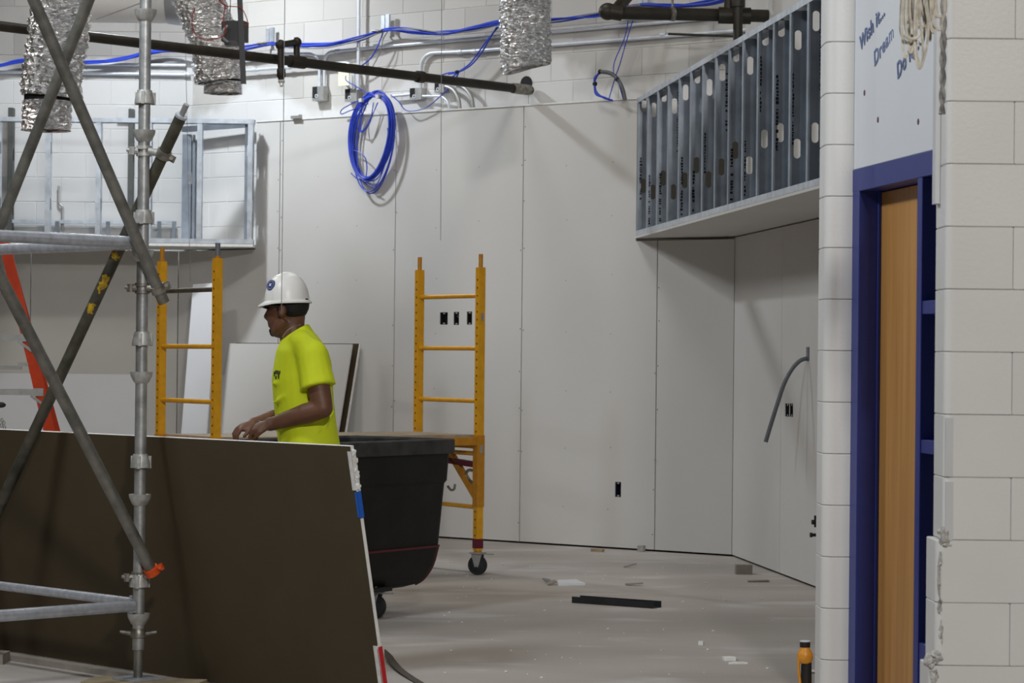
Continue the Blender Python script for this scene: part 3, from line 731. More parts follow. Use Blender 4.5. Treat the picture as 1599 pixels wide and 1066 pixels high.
# couplers
def coupler(c, nm, ax, m='clamp', pr=None):
    """band coupler round the standard plus a second band round the brace axis ax at c2"""
    mb = MB(); 
    for z in (-0.014, 0.014): mb.lathe([(0.0245, -0.007), (0.031, -0.007), (0.031, 0.007), (0.0245, 0.007)], c + V((0, 0, z)), n=18)
    b0 = c + V((-0.05, -0.02, 0)); mb.tube([c + V((-0.026, -0.012, 0)), b0, c + V((-0.068, -0.024, 0.004))], [0.014, 0.013, 0.006], 8)
    mb.tube([c + V((-0.046, -0.02, -0.016)), c + V((-0.046, -0.02, 0.016))], 0.014, 8)
    return mb
def band(c, ax, r=0.0245):
    mb = MB(); mb.lathe([(r, -0.016), (r + 0.007, -0.016), (r + 0.007, 0.016), (r, 0.016)], c, ax, 18)
    o_ = ax.orthogonal().normalized()
    return mb
cl = [(P(229, 450, 10.42), ba, (plane_pt(256, 472, D1, o1) - plane_pt(50, -6, D1, o1)).normalized(), plane_pt(247, 451, D1, o1), 'clamp', 'clamp'),
      (P(232, 236, 10.42), bd, da, on_d(240), 'castl', 'clamp'),
      (P(224, 901, 10.42), bb, (plane_pt(238, 893, D1, o1) - plane_pt(0, 432, D1, o1)).normalized(), plane_pt(237, 891, D1, o1), 'clamp', 'otape')]
for c, br, ax, c2, m1, m2 in cl:
    c = V((SP.x, SP.y, c.z)); q = coupler(c, 'coupler', None)
    q.tube([c + V((0.02, -0.01, 0)), c2], 0.016, 10)
    o = q.build('coupler', m1, sf)
    bm_ = band(c2, ax); s_ = ax.cross(V((0, 1, 0))).normalized()
    bm_.box(c2 + s_ * 0.036, (0.03, 0.034, 0.030), (s_, V((0, 1, 0)), ax)); bm_.tube([c2 + s_ * 0.04 + V((0, -0.03, 0)), c2 + s_ * 0.04 + V((0, 0.03, 0))], 0.008, 8)
    b_ = bm_.build('swivel_band', m2, o)
    if m2 == 'otape': b_['label'] = 'orange painted swivel band'

# sole boards
mb = MB(); c = V((SP.x + 0.03, SP.y - 0.03, 0.03)); mb.box(c, (0.47, 0.20, 0.058), (V((0.985, -0.17, 0)), V((0.17, 0.985, 0)), V((0, 0, 1)))); o = mb.build('sole_board', 'lumber', smooth=False)
tag(o, 'thick wooden sole board under the scaffold base plate', 'wood block')

# ------------------------------------------------------------------ big sheet of drywall leaning on the scaffold
n45 = V((-0.7071, -0.7071, 0)); a45 = V((0.7071, -0.7071, 0))
TOPV = 1.041
bp = V((-0.49, 9.79, 0)); bp = bp + V((0.7071, 0.7071, 0)) * 0.035
lean = 0.20
upv = (n45 * lean + V((0, 0, TOPV - 0.03))); LU = upv.length; upn = upv.normalized(); fn = a45.cross(upn) * -1
if fn.dot(n45) < 0: fn = -fn
ds = thing('drywall_sheet', 'large dark backed drywall sheet leaning on the scaffold', 'drywall sheet', bp - a45 * 1.5)
Ls = 3.0
# right end is ragged: build outline with a slight slant
B0 = bp + V((0, 0, 0.03))
mb = MB(); mb.box(B0 - a45 * (Ls / 2) + upv / 2, (Ls, 0.0015, LU), (a45, fn, upn)); mb.build('backing_paper', 'backpaper', ds, smooth=False)
mb = MB(); mb.box(B0 - a45 * (Ls / 2) + upv / 2 - fn * 0.009, (Ls - 0.001, 0.016, LU - 0.001), (a45, fn, upn)); mb.build('gypsum_core', 'gyp', ds, smooth=False)
def edge_tape(s0, s1, m, name, wf=0.012, off=0.001, label=None):
    mb = MB(); c = B0 + upn * (LU * (s0 + s1) / 2)
    mb.box(c - fn * 0.008 + a45 * (0.001 + off), (0.002, 0.020, LU * (s1 - s0)), (a45, fn, upn))
    mb.box(c - a45 * (wf / 2 - 0.001) + fn * 0.0018, (wf, 0.0012, LU * (s1 - s0) * 0.94), (a45, fn, upn))
    o = mb.build(name, m, ds, smooth=False)
    if label: o['label'] = label
def s_of(py): return (TOPV - P(560, py, 9.66).z + 0) / 1.0
edge_tape(0.73, 0.83, 'tapeb', 'edge_tape', 0.010, 0.003, 'blue edge tape')
edge_tape(0.05, 0.24, 'taper', 'edge_tape', 0.004, 0.003, 'red edge tape')
edge_tape(0.02, 0.055, 'tapeb', 'edge_tape', 0.005, 0.004, 'blue edge tape')
edge_tape(0.83, 0.985, 'tapew', 'torn_paper', 0.020, 0.003, 'torn white paper edge')
edge_tape(0.05, 0.25, 'tapew', 'torn_paper', 0.026, 0.001, 'torn white paper edge')
mb = MB(); rnd = random.Random(4)
for k in range(40):
    s_ = rnd.uniform(0.84, 0.99); c = B0 + upn * (LU * s_) - fn * rnd.uniform(0, 0.016) + a45 * rnd.uniform(0.002, 0.012)
    mb.ell(c, (rnd.uniform(0.002, 0.005), 0.004, rnd.uniform(0.004, 0.012)), n=6, m_=3)
o = mb.build('crumbled_gypsum', 'gyp', ds); tag(o, kind='stuff')
# skids under the sheet and the strip of lumber on the floor before it
mb = MB(); mb.box(bp - a45 * 1.6 + n45 * 0.02 + V((0, 0, 0.013)), (2.6, 0.09, 0.026), (a45, n45, V((0, 0, 1)))); o = mb.build('lumber_strip', 'greywood', smooth=False)
tag(o, 'long dusty lumber strip lying under the foot of the leaning sheet', 'lumber')
c = fl(-6, 1034); mb = MB(); mb.box(c + V((0, 0, 0.022)), (0.09, 0.16, 0.044)); o = mb.build('wood_offcut', 'greywood', smooth=False); tag(o, 'small grey wood offcut at the left edge of the floor', 'wood block')

# ------------------------------------------------------------------ yellow rolling scaffold
ya = V((-0.204, 16.3, 0)); yb = V((-0.614, 16.91, 0)); yc = V((-1.752, 15.2, 0)); yd = V((-2.167, 15.83, 0))
ys = thing('rolling_scaffold', 'yellow ladder-frame rolling scaffold on casters with wooden deck', 'scaffold', (ya + yd) / 2)
fe = (ya - yb).normalized(); pe = (ya - yc).normalized()
UZ = V((0, 0, 1))
ax_p = (fe, UZ.cross(fe), UZ)
side = UZ.cross(fe)
if side.x > 0: side = -side          # the face that looks left
ZTOP = 2.04; ZSH = 1.955; ZDK = 0.885
def caster(c, parent, r=0.062, lab=None, wm='rubber', ym='alu', wdt=0.035):
    yaw = V((0.9, -0.35, 0)).normalized(); axl = UZ.cross(yaw)
    mb = MB(); mb.lathe([(r * 0.72, -wdt / 2), (r * 0.95, -wdt / 2), (r, -wdt / 4), (r, wdt / 4), (r * 0.95, wdt / 2), (r * 0.72, wdt / 2)], c + V((0, 0, r)), axl, 22, False)
    mb.lathe([(0.012, -wdt / 2 - 0.004), (r * 0.74, -wdt / 2 + 0.004), (r * 0.74, wdt / 2 - 0.004), (0.012, wdt / 2 + 0.004)], c + V((0, 0, r)), axl, 18)
    w_ = mb.build('wheel', wm, parent)
    mb = MB()
    for s_ in (-1, 1):
        mb.prism([(-0.012, r - 0.012), (0.012, r - 0.012), (0.038, 2 * r + 0.012), (-0.038, 2 * r + 0.012)], c + axl * (s_ * (wdt / 2 + 0.006)), yaw, UZ, axl * 0.004)
    mb.box(c + V((0, 0, 2 * r + 0.014)), (0.09, 0.075, 0.008), (yaw, axl, UZ))
    mb.tube([c + axl * -(wdt / 2 + 0.014) + V((0, 0, r)), c + axl * (wdt / 2 + 0.014) + V((0, 0, r))], 0.008, 8)
    mb.tube([c + V((0, 0, 2 * r + 0.014)), c + V((0, 0, 2 * r + 0.05))], 0.016, 10)
    mb.box(c + yaw * 0.07 + V((0, 0, 2 * r + 0.008)), (0.07, 0.025, 0.006), (yaw, axl, UZ))
    y_ = mb.build('yoke', ym, parent)
    return w_, y_
for q, (a, b) in enumerate(((ya, yb), (yc, yd))):
    for k, p in enumerate((a, b)):
        pin = 0.082
        mb = MB(); mb.box(p + V((0, 0, (0.155 + ZSH) / 2)), (0.046, 0.046, ZSH - 0.155), ax_p); po = mb.build('post', 'yellow', ys, smooth=False)
        mb = MB(); mb.tube([p + V((0, 0, ZSH - 0.01)), p + V((0, 0, ZTOP))], 0.0145, 10); mb.build('pin', 'yellowd', po)
        mb = MB(); z = 0.25
        while z < ZSH - 0.03:
            if not (0.68 < z < 0.9): mb.lathe([(0.0065, -0.0005), (0.0065, 0.0006)], p + side * 0.0231 + V((0, 0, z)), side, 8)
            z += 0.0508
        o = mb.build('pin_holes', 'dark', po); tag(o, kind='stuff')
        mb = MB(); mb.box(p + V((0, 0, 0.66)), (0.054, 0.054, 0.455), ax_p); mb.build('deck_sleeve', 'yellowd', ys, smooth=False)
        cs = mb = MB(); mb.tube([p + V((0, 0, 0.14)), p + V((0, 0, 0.20))], 0.024, 12); st = mb.build('caster', 'maroon' if False else 'yellowd', ys)
        caster(p + V((0, 0, 0)), st, 0.063, ym='alu')
    for zz in ((1.775, 1.44, 1.105, 0.77, 0.43) if q == 0 else (1.77, 1.43, 1.10, 0.77, 0.43)):
        mb = MB(); mb.tube([a + V((0, 0, zz)), b + V((0, 0, zz))], 0.0145, 12)
        mb.build('rung', 'yellow' if not (q == 1 and zz > 1.7) else 'tubeb', ys)  # top rung of the left frame: dark paint and its shadow in one colour
    mb = MB(); mb.bar(a + V((0, 0, 0.84)), b + V((0, 0, 0.84)), 0.04, 0.075); mb.build('end_rail', 'yellowd', ys, smooth=False)
    mb = MB(); c0 = a + (b - a) * 0.04; c1 = a + (b - a) * 0.45
    mb.bar(c0 + V((0, 0, 0.50)), c1 + V((0, 0, 0.76)), 0.03, 0.045); mb.build('corner_brace', 'yellowd', ys, smooth=False)
for a, b in ((ya, yc), (yb, yd)):
    mb = MB(); mb.bar(a + V((0, 0, 0.85)), b + V((0, 0, 0.85)), 0.035, 0.05); mb.build('side_rail', 'yellowd', ys, smooth=False)
mb = MB(); mb.box((ya + yb + yc + yd) / 4 + V((0, 0, ZDK - 0.004)), ((ya - yc).length - 0.06, (ya - yb).length - 0.06, 0.02), (pe, UZ.cross(pe), UZ)); mb.build('deck', 'ply', ys, smooth=False)
mb = MB(); mb.bar(ya + (yb - ya) * 0.05 + V((0, 0, 0.700)), ya + (yb - ya) * 0.62 + V((0, 0, 0.72)), 0.03, 0.038); mb.build('latch_bar', 'maroon', ys, smooth=False)
mb = MB(); mb.tube(smooth([ya + (yb - ya) * 0.02 + V((0, 0, 0.655)), ya + (yb - ya) * 0.16 + V((0, 0, 0.66)), ya + (yb - ya) * 0.2 + V((0, 0, 0.62)), ya + (yb - ya) * 0.1 + V((0, 0, 0.585))]), 0.010, 8); mb.build('latch_lever', 'clamp', ys)
mb = MB(); mb.box(ya + fe * 0.028 + UZ.cross(fe) * 0 + V((0, 0, 0.80)), (0.004, 0.02, 0.05), ax_p); mb.box(ya + fe * 0.026 + V((0, 0, 1.64)), (0.004, 0.016, 0.05), ax_p); mb.build('rating_label', 'alu', ys, smooth=False)
mb = MB(); mb.box(ya + (yb - ya) * 0.22 - pe * 0.0 - UZ.cross(fe) * 0.0 + fe * 0 + V((0, 0, 0.845)), (0.16, 0.046, 0.045), ax_p); mb.build('toggle_latch', 'alu', ys, smooth=False)
mb = MB(); mb.box(ya + fe * 0.0 + V((0, 0, 0.20)), (0.050, 0.050, 0.06), ax_p); mb.build('red_collar', 'maroon', ys, smooth=False)
tb_ = yc + V((0, 0, ZTOP - 0.02)); mb = MB(); mb.tube([tb_ - V((0, 0, 0.05)), tb_ + V((0, 0, 0.025))], 0.0155, 10); mb.build('pin_tape', 'flex', ys)

# ------------------------------------------------------------------ black waste cart
tu = V((-0.556, -0.831, 0)).normalized(); tv = V((-0.831, 0.556, 0)).normalized(); TA = V((-0.285, 13.9, 0))
LU_, LV_ = 1.25, 0.74
tc = TA + tu * (LU_ / 2) + tv * (LV_ / 2)
bt = thing('waste_cart', 'black plastic waste cart on casters behind the leaning sheet', 'cart', tc)
def rrect(z, ins, rad=0.06, n=5, insu=None):
    hu, hv = LU_ / 2 - (insu if insu is not None else ins), LV_ / 2 - ins; pts = []
    for sx, sy, a0 in ((1, 1, 0), (-1, 1, PI / 2), (-1, -1, PI), (1, -1, 3 * PI / 2)):
        for k in range(n):
            a = a0 + PI / 2 * k / (n - 1); pts.append(tc + tu * (sx * (hu - rad) + rad * math.cos(a)) + tv * (sy * (hv - rad) + rad * math.sin(a)) + UZ * z)
    return pts
mb = MB(); mb.loft([rrect(0.137, 0.25), rrect(0.141, 0.19), rrect(0.16, 0.135), rrect(0.19, 0.105), rrect(0.26, 0.075), rrect(0.355, 0.058), rrect(0.70, 0.036), rrect(0.715, 0.026), rrect(0.875, 0.018), rrect(0.875, 0.03), rrect(0.40, 0.075), rrect(0.20, 0.14)])
bo = mb.build('body', 'bin', bt, ang=30)
mb = MB(); mb.loft([rrect(0.862, 0.0), rrect(0.866, -0.004), rrect(0.935, -0.004), rrect(0.941, 0.004), rrect(0.941, 0.038), rrect(0.93, 0.046), rrect(0.862, 0.04), rrect(0.862, 0.0)], False)
mb.build('rim', 'binrim', bt, ang=30)
mb = MB(); mb.loft([rrect(0.355, 0.062), rrect(0.355, 0.052), rrect(0.367, 0.050), rrect(0.367, 0.060)], False); mb.build('bumper_strip', 'maroon', bt)
# maroon strips running down the ends
def cart_pt(u, v, z): return tc + tu * u + tv * v + UZ * z
for zs_ in (0,):
    path = []
    for z, ins in ((0.355, 0.060), (0.26, 0.078), (0.19, 0.110), (0.158, 0.145)):
        path.append(cart_pt(-(LU_ / 2 - ins) + 0.020, -(LV_ / 2 - ins) + 0.020, z))
    mb = MB(); mb.tube(smooth(path, 4), 0.013, 8); mb.build('corner_strip', 'maroon', bt)
for u in (-0.065, 0.42):
    for v in (-0.23, 0.23):
        mb = MB(); c = cart_pt(u, v, 0); mb.box(c + UZ * 0.155, (0.16, 0.12, 0.022), (tu, tv, UZ)); cs = mb.build('caster', 'rubber', bt, smooth=False)
        caster(c, cs, 0.064, wm='rubber', ym='alu', wdt=0.05)
mb = MB(); h = cart_pt(-LU_ / 2 + 0.01, -LV_ / 2 + 0.06, 0.66)
mb.tube(smooth([h + UZ * 0.02, h - tu * 0.03 + UZ * 0.0, h - tu * 0.06 + UZ * 0.004, h - tu * 0.068 + UZ * 0.03]), 0.007, 8); mb.build('hook', 'clamp', bt)

# ------------------------------------------------------------------ sheets leaning on the walls
def lean_sheet(px0, px1, ptop, leanA, z0, label, name='drywall_sheet', gap=0.0, side_=None, plane=None, m='drywall', skew=0.0):
    A, d, n = plane
    a = hit(px0, ptop, A + n * gap, n); b = hit(px1, ptop, A + n * gap, n)
    z1 = (a.z + b.z) / 2; h = z1 - z0
    t0, t1 = (a - A).dot(d), (b - A).dot(d)
    top0 = A + n * (gap + 0.006); u = (UZ * h + n * (-1) * 0)
    off = h * math.tan(leanA)
    upx = (UZ * h - n * off); ul = upx.length; un = upx.normalized(); fn_ = d.cross(un); fn_ = fn_ if fn_.dot(n) > 0 else -fn_
    c = A + d * ((t0 + t1) / 2) + n * (gap + 0.02 + off / 2) + UZ * (z0 + h / 2)
    mb = MB(); mb.box(c, (t1 - t0, 0.014, ul), (d, fn_, un)); o = mb.build(name, m, smooth=False)
    return tag(o, label, 'drywall sheet')
BK = (W0, E, NB); LK = (V((0, YL, 0)), V((1, 0, 0)), V((0, -1, 0)))
rs = lean_sheet(372, 563, 536, 0.23, 0.016, 'brown backed drywall sheet, rearmost of those leaning behind the man', plane=BK, m='backpaper', gap=0.012)
c_ = lean_sheet(373, 565.5, 536.5, 0.23, 0.018, None, 'gypsum_core', plane=BK, m='gyp', gap=0.004); del c_['category']; attach(c_, rs)
lean_sheet(362, 553, 537, 0.23, 0.016, 'white drywall sheet leaning in front of the rearmost one behind the man', gap=0.085, plane=BK, m='drywall')
lean_sheet(340, 470, 586, 0.22, 0.016, 'low white drywall sheet behind the man, frontmost of the leaning stack', gap=0.125, plane=BK, m='drywall')
lean_sheet(-60, 213, 583, 0.06, 0.016, 'wide low drywall sheet stood against the shaded left wall', plane=LK, m='white')
a = P(316, 452, 20.55)
mb = MB(); bt0 = V((P(292, 812, 20.2).x, 20.2, 0.02)); tp0 = V((a.x + 0.02, 20.62, a.z + 0.05)); dn = (tp0 - bt0).normalized(); sd_ = V((0.9, -0.43, 0)); sd_ = (sd_ - dn * sd_.dot(dn)).normalized()
mb.box((bt0 + tp0) / 2, (0.235, 0.014, (tp0 - bt0).length), (sd_, dn.cross(sd_), dn)); o = mb.build('drywall_strip', 'white', smooth=False)
tag(o, 'narrow white drywall strip leaning behind the left yellow ladder frame', 'drywall sheet')

# ------------------------------------------------------------------ orange stepladder at the left edge
ld = thing('stepladder', 'orange fibreglass stepladder with grey steps at left edge', 'ladder', P(40, 690, 14.6) * 1)
ld.location.z = 0
LD = 14.7
lt = P(-6, 340, LD); lb_dir = (P(76, 672, LD) - P(12, 402, LD)); 
foot = P(12, 402, LD) + lb_dir * ((P(12, 402, LD).z) / -lb_dir.z)
topp = P(12, 402, LD) - lb_dir * 0.13
for off in (0.0, -0.52):
    q = V((off, 0, 0)); mb = MB()
    tp = topp + (V((0.0, 0, 0)) if off == 0 else V((-0.34, 0, 0))); ft = foot + q + (V((-0.36, 0, 0)) if off else V((0, 0, 0)))
    dd = (ft - tp).normalized(); sdv = V((0, 1, 0)); nn = dd.cross(sdv).normalized()
    mb.box((tp + ft) / 2, (0.045, 0.075, (tp - ft).length), (nn, sdv, dd))
    mb.box((tp + ft) / 2 + nn * 0.02 * (1 if off else 1) - sdv * 0.036, (0.04, 0.006, (tp - ft).length), (nn, sdv, dd))
    mb.build('front_rail', 'orange', ld, smooth=False)
    rt_ = tp + V((-0.02, 0.10, 0)); rf = ft + V((-0.07 if off == 0 else 0.07, 0.75, 0)); mb = MB(); mb.bar(rt_, rf, 0.03, 0.05); mb.build('rear_rail', 'orange', ld, smooth=False)
    mb = MB(); mb.box(ft + V((0, 0, 0.012)), (0.07, 0.09, 0.024)); mb.build('foot_pad', 'rubber', ld, smooth=False)
for py in (527, 612, 697, 782, 867):
    xr = 12 + (py - 402) * 64 / 270 + 2
    b = P(xr, py, LD); mb = MB(); mb.box((b.x - 0.34, LD, b.z), (0.68, 0.085, 0.035)); st = mb.build('step', 'alu', ld, smooth=False)
    mb = MB(); mb.box((b.x - 0.005, LD - 0.045, b.z + 0.0), (0.055, 0.004, 0.045)); mb.bar((b.x - 0.05, LD - 0.044, b.z - 0.02), (b.x + 0.03, LD - 0.044, b.z - 0.075), 0.016, 0.003, V((0, 1, 0))); mb.build('step_bracket', 'alu', st, smooth=False)
b = P(38, 574, LD + 0.1); mb = MB(); mb.box((b.x - 0.31, LD + 0.12, b.z), (0.58, 0.02, 0.022)); mb.box((b.x + 0.02, LD - 0.046, b.z + 0.02), (0.06, 0.006, 0.022)); mb.build('spreader', 'alu', ld, smooth=False)
mb = MB(); mb.box((topp.x - 0.22, LD + 0.05, topp.z + 0.02), (0.40, 0.22, 0.05)); mb.build('top_cap', 'orange', ld, smooth=False)
# black handled thing at the frame edge
t = thing('cord_reel', 'black round knob of a tool sticking in beside the stepladder', 'tool', P(-6, 634, 14.2))
mb = MB(); mb.tube([P(-40, 640, 14.2), P(-8, 634, 14.2)], 0.010, 8); mb.build('handle', 'rubber', t)
mb = MB(); mb.ell(P(1, 632, 14.2), (0.030, 0.02, 0.016)); mb.build('knob', 'rubber', t)
t.name = 'tool_handle'
mb = MB()
for k, (x, y) in enumerate(((3, 656), (6, 660), (2, 664), (7, 667))):
    c = P(x, y, 20.9); mb.tube([c + V((0.010 * math.cos(a * PI / 4), 0.001 * a, 0.016 * math.sin(a * PI / 4))) for a in range(8)], 0.004, 6, closed=True)
o = mb.build('hanging_chain', 'clamp'); tag(o, 'bit of dark chain low on the left wall beside stepladder', 'chain')

# ------------------------------------------------------------------ pipes, conduits, boxes, cables on the block wall
RBF = RB + NB * 0.0
def rb(px, py, off=0.03): return hit(px, py, RB + NB * off, NB)
def lbk(px, py, off=0.03): return hit(px, py, V((0, YB - off, 0)), V((0, -1, 0)))
def conduit(pts, label, r=0.0135, rad=0.12, m='conduit', cat='conduit', straps=(), name='conduit'):
    c0 = sum(pts, V((0, 0, 0))) / len(pts)
    t = thing(name, label, cat, c0)
    mb = MB(); mb.tube(fillet(pts, rad), r, 10); mb.build('pipe', m, t)
    for p, d in straps:
        mb = MB(); d = V(d).normalized(); mb.lathe([(r, -0.022), (r + 0.005, -0.022), (r + 0.005, 0.022), (r, 0.022)], p, d, 10); mb.build('coupling', m, t)
    return t
XL = lambda a, b: (b - a)
p1, p2 = rb(530, 79), rb(1300, 12)
conduit([rb(506.5, 140), rb(507, 83), p1, rb(775, 57), p2], 'steel conduit rising from the leftmost wall box then running right, uppermost run', straps=[(rb(528, 79.5), p2 - p1), (rb(588, 72), p2 - p1), (rb(688, 64.5), p2 - p1)])
conduit([rb(499, 140), rb(499, 84), rb(440, 84), rb(380, 96), rb(300, 102)], 'steel conduit rising from the leftmost wall box then bending left', straps=[(rb(442, 84), E)])
conduit([rb(552.5, 140, 0.062), rb(552.5, 97, 0.062), rb(380, 110.5, 0.062), rb(300, 116, 0.062)], 'steel conduit bending down into the box with cream plate', straps=[(rb(398, 109, 0.062), E), (rb(450, 105, 0.062), E)])
conduit([rb(560.5, -40, 0.064), rb(559.5, 140, 0.064)], 'upright steel conduit dropping from above to cream plated box', r=0.015)
conduit([rb(656, 142), rb(657, 83), rb(720, 81), rb(775, 77), rb(1240, 41), rb(1330, 34)], 'steel conduit curving right from the third wall box, lower run', r=0.0150, rad=0.22, straps=[(rb(718, 81), E), (rb(740, 80), E), (rb(1036, 54), E)])
conduit([lbk(-40, 112), lbk(290, 116.5)], 'straight steel conduit crossing the upper left block wall, lower of two', r=0.014, straps=[(lbk(304 - 12, 116), (1, 0, 0))])
conduit([lbk(130, 100), lbk(290, 102)], 'straight steel conduit crossing the upper left block wall, upper of two', r=0.014)
conduit([rb(612, 150, 0.05), rb(642, 147, 0.05)], 'short level conduit stub between the second and third wall boxes', r=0.013)
conduit([rb(660, 150, 0.06), rb(690, 150, 0.08), rb(700, 158, 0.10), rb(702, 172, 0.10)], 'thin bright conduit turning down from third box over the drywall edge', r=0.010, rad=0.05)
conduit([rb(694, 134, 0.05), rb(708, 139, 0.06), rb(716, 152, 0.07), rb(718, 170, 0.07)], 'thick curved conduit stub dropping behind the drywall, left of a pair', r=0.016, rad=0.06, m='boxm')
conduit([rb(714, 133, 0.05), rb(728, 138, 0.06), rb(737, 152, 0.07), rb(739, 170, 0.07)], 'thick curved conduit stub dropping behind the drywall, right of a pair', r=0.016, rad=0.06, m='boxm')
conduit([lbk(92, 290), lbk(92, 318), lbk(98, 322), lbk(98, 360)], 'thin conduit stub on the block behind the left soffit studs', r=0.010, rad=0.04, m='boxm')
conduit([rb(1044, 53, 0.30), rb(1158, 57, 0.30)], 'thin dark rod below the thick black pipe at upper right', r=0.009, m='blackpipe', cat='rod', name='threaded_rod')
def jbox(px, py, label, w_=0.115, h_=0.115, open_left=True, cover=None):
    c = rb(px, py, 0.035); t = thing('junction_box', label, 'junction box', c)
    ax = (E, NB, UZ)
    mb = MB(); mb.box(c, (w_, 0.07, h_), ax); mb.build('box_body', 'boxm', t, smooth=False)
    mb = MB(); mb.box(c - E * (w_ * 0.26) + NB * 0.0355 + UZ * 0.01, (w_ * 0.42, 0.002, h_ * 0.78), ax); mb.build('open_face', 'dark', t, smooth=False)
    mb = MB(); mb.lathe([(0.016, 0), (0.016, 0.004), (0.008, 0.004), (0.008, 0.001)], c + NB * 0.035 - E * 0.012 - UZ * 0.02, NB, 12); mb.build('knockout', 'conduit', t)
    if cover:
        cc = rb(*cover, 0.12); mb = MB(); mb.box(cc, (0.11, 0.008, 0.12), ax); mb.build('cover_plate', 'cream', t, smooth=False)
        mb = MB(); mb.bar(cc - NB * 0.005 - UZ * 0.03, c + UZ * 0.02, 0.03, 0.006); mb.build('cover_bracket', 'boxm', t, smooth=False)
    return t
jbox(500.5, 146.5, 'open steel junction box, leftmost on the block wall')
jbox(552, 149, 'steel junction box with a cream cover plate swung open', 0.12, 0.10, cover=(537, 122))
jbox(653, 147, 'open steel junction box under the big curved conduit', 0.115, 0.09)
jbox(690, 136, 'small steel box with blue cables behind the black pipe', 0.09, 0.09)
jc = lbk(194, 176, 0.03); t = thing('junction_box', 'small pale box on the upper left block wall beside tall stud', 'junction box', jc)
mb = MB(); mb.box(jc, (0.10, 0.06, 0.09)); mb.build('box_body', 'boxm', t, smooth=False)
mb = MB(); mb.box(jc + V((0, -0.031, 0)), (0.105, 0.003, 0.095)); mb.build('cover_plate', 'trim', t, smooth=False)
kc = hit(462, 183, W0 + NB * 0.02, NB); mb = MB(); mb.box(kc, (0.085, 0.03, 0.022), (E, NB, UZ)); mb.box(kc + E * 0.045 + UZ * 0.004, (0.012, 0.034, 0.030), (E, NB, UZ)); o = mb.build('metal_clip', 'boxm', smooth=False)
tag(o, 'small metal clip on the drywall top edge left of the coil', 'clip')
t = None
# sprinkler pipe
def pipe_line(pts, r, rad, label, fit=(), m='blackpipe', name='sprinkler_pipe'):
    t = thing(name, label, 'pipe', sum(pts, V((0, 0, 0))) / len(pts)); mb = MB(); mb.tube(fillet(pts, rad), r, 14); mb.build('pipe', m, t); return t
pe_ = rb(829, 141, 0.03); ZP = pe_.z
pd = V((-0.69, -0.724, 0)).normalized()
sp_far = pe_ + pd * 6.2
sp = thing('sprinkler_pipe', 'long black sprinkler pipe crossing the room and entering the block wall', 'pipe', (pe_ + sp_far) / 2)
mb = MB(); mb.tube([pe_ + V((0, 0, 0)), sp_far], 0.033, 14); mb.build('pipe', 'blackpipe', sp)
def on_pipe(px):
    best = min((abs((lambda q: (q - CAM).dot(rt) / (q - CAM).dot(fw) * F + 799.5)(pe_ + pd * (6.2 * t / 500)) - px), t) for t in range(501)); return pe_ + pd * (6.2 * best[1] / 500)
q = pe_ - pd * 0.0
mb = MB(); mb.tube([q + pd * 0.02, q + pd * 0.20], 0.040, 14); mb.build('end_coupling', 'clamp', sp)
mb = MB(); mb.lathe([(0.055, 0.0), (0.055, 0.003)], rb(822, 130, 0.0), NB, 14); mb.build('wall_hole', 'dark', sp)
for px, l in ((463, 0.13), (656, 0.06)):
    c = on_pipe(px); mb = MB(); mb.tube([c - pd * l / 2, c + pd * l / 2], 0.043, 14); mb.build('pipe_tee', 'blackpipe', sp)
c = on_pipe(463); Dp = c.y
dp = thing('sprinkler_drop', 'black sprinkler drop looping up over the pipe with a brass head', 'sprinkler', c + UZ * 0.1)
h0 = P(463.5, 90, Dp); h1 = P(463, 66, Dp); h2 = P(438, 70, Dp - 0.2); h3 = P(439, 124, Dp - 0.2)
for pp in ((h0, h1), (h1, h2), (h2, h3)):
    mb = MB(); mb.tube(list(pp), 0.022, 12); mb.build('nipple', 'blackpipe', dp)
for pp in (h1, h2): mb = MB(); mb.ell(pp, (0.036, 0.036, 0.036)); mb.build('elbow', 'blackpipe', dp)
mb = MB(); mb.lathe([(0.026, 0), (0.030, 0.01), (0.030, 0.05), (0.026, 0.06)], P(439, 121, Dp - 0.2), n=10); mb.build('reducer', 'blackpipe', dp)
hb = P(439.5, 126, Dp - 0.2); mb = MB(); mb.lathe([(0.024, -0.012), (0.024, 0.002), (0.018, 0.004)], hb, n=6); mb.tube([hb + V((0.011 * math.cos(a), 0, -0.012 + 0.024 * -abs(math.sin(a)))) for a in [PI * k / 8 for k in range(9)]], 0.003, 6); mb.lathe([(0.014, -0.040), (0.014, -0.037)], hb, n=10); mb.build('sprinkler_head', 'mlump', dp)
# thick pipes at upper right
e0, e1 = P(958, 20, 17.0), P(1245, 26, 17.4)
tp_ = thing('sprinkler_main', 'thick black pipe with elbow and tees at the upper right', 'pipe', (e0 + e1) / 2)
mb = MB(); mb.tube([e0, e1], 0.043, 16); mb.build('pipe', 'blackpipe', tp_)
mb = MB(); mb.tube([e0, P(1010, -40, 17.6)], 0.040, 14); mb.build('branch_pipe', 'blackpipe', tp_)
mb = MB(); mb.ell(P(949, 18, 17.0), (0.062, 0.055, 0.058)); mb.tube([P(947, 17, 17.0), P(972, 21, 17.0)], 0.052, 14); mb.build('elbow', 'blackpipe', tp_)
mb = MB(); mb.tube([P(1122, 24, 17.2), P(1172, 25, 17.2)], 0.056, 14); mb.tube([P(1138, 20, 17.2), P(1138, -30, 17.2)], 0.032, 12); mb.build('pipe_tee', 'blackpipe', tp_)
mb = MB(); mb.tube([P(1153, -30, 17.1), P(1152, 62, 17.1)], 0.032, 12); mb.lathe([(0.045, -0.02), (0.045, 0.03)], P(1153, 6, 17.1), n=12); mb.build('drop_pipe', 'blackpipe', tp_)
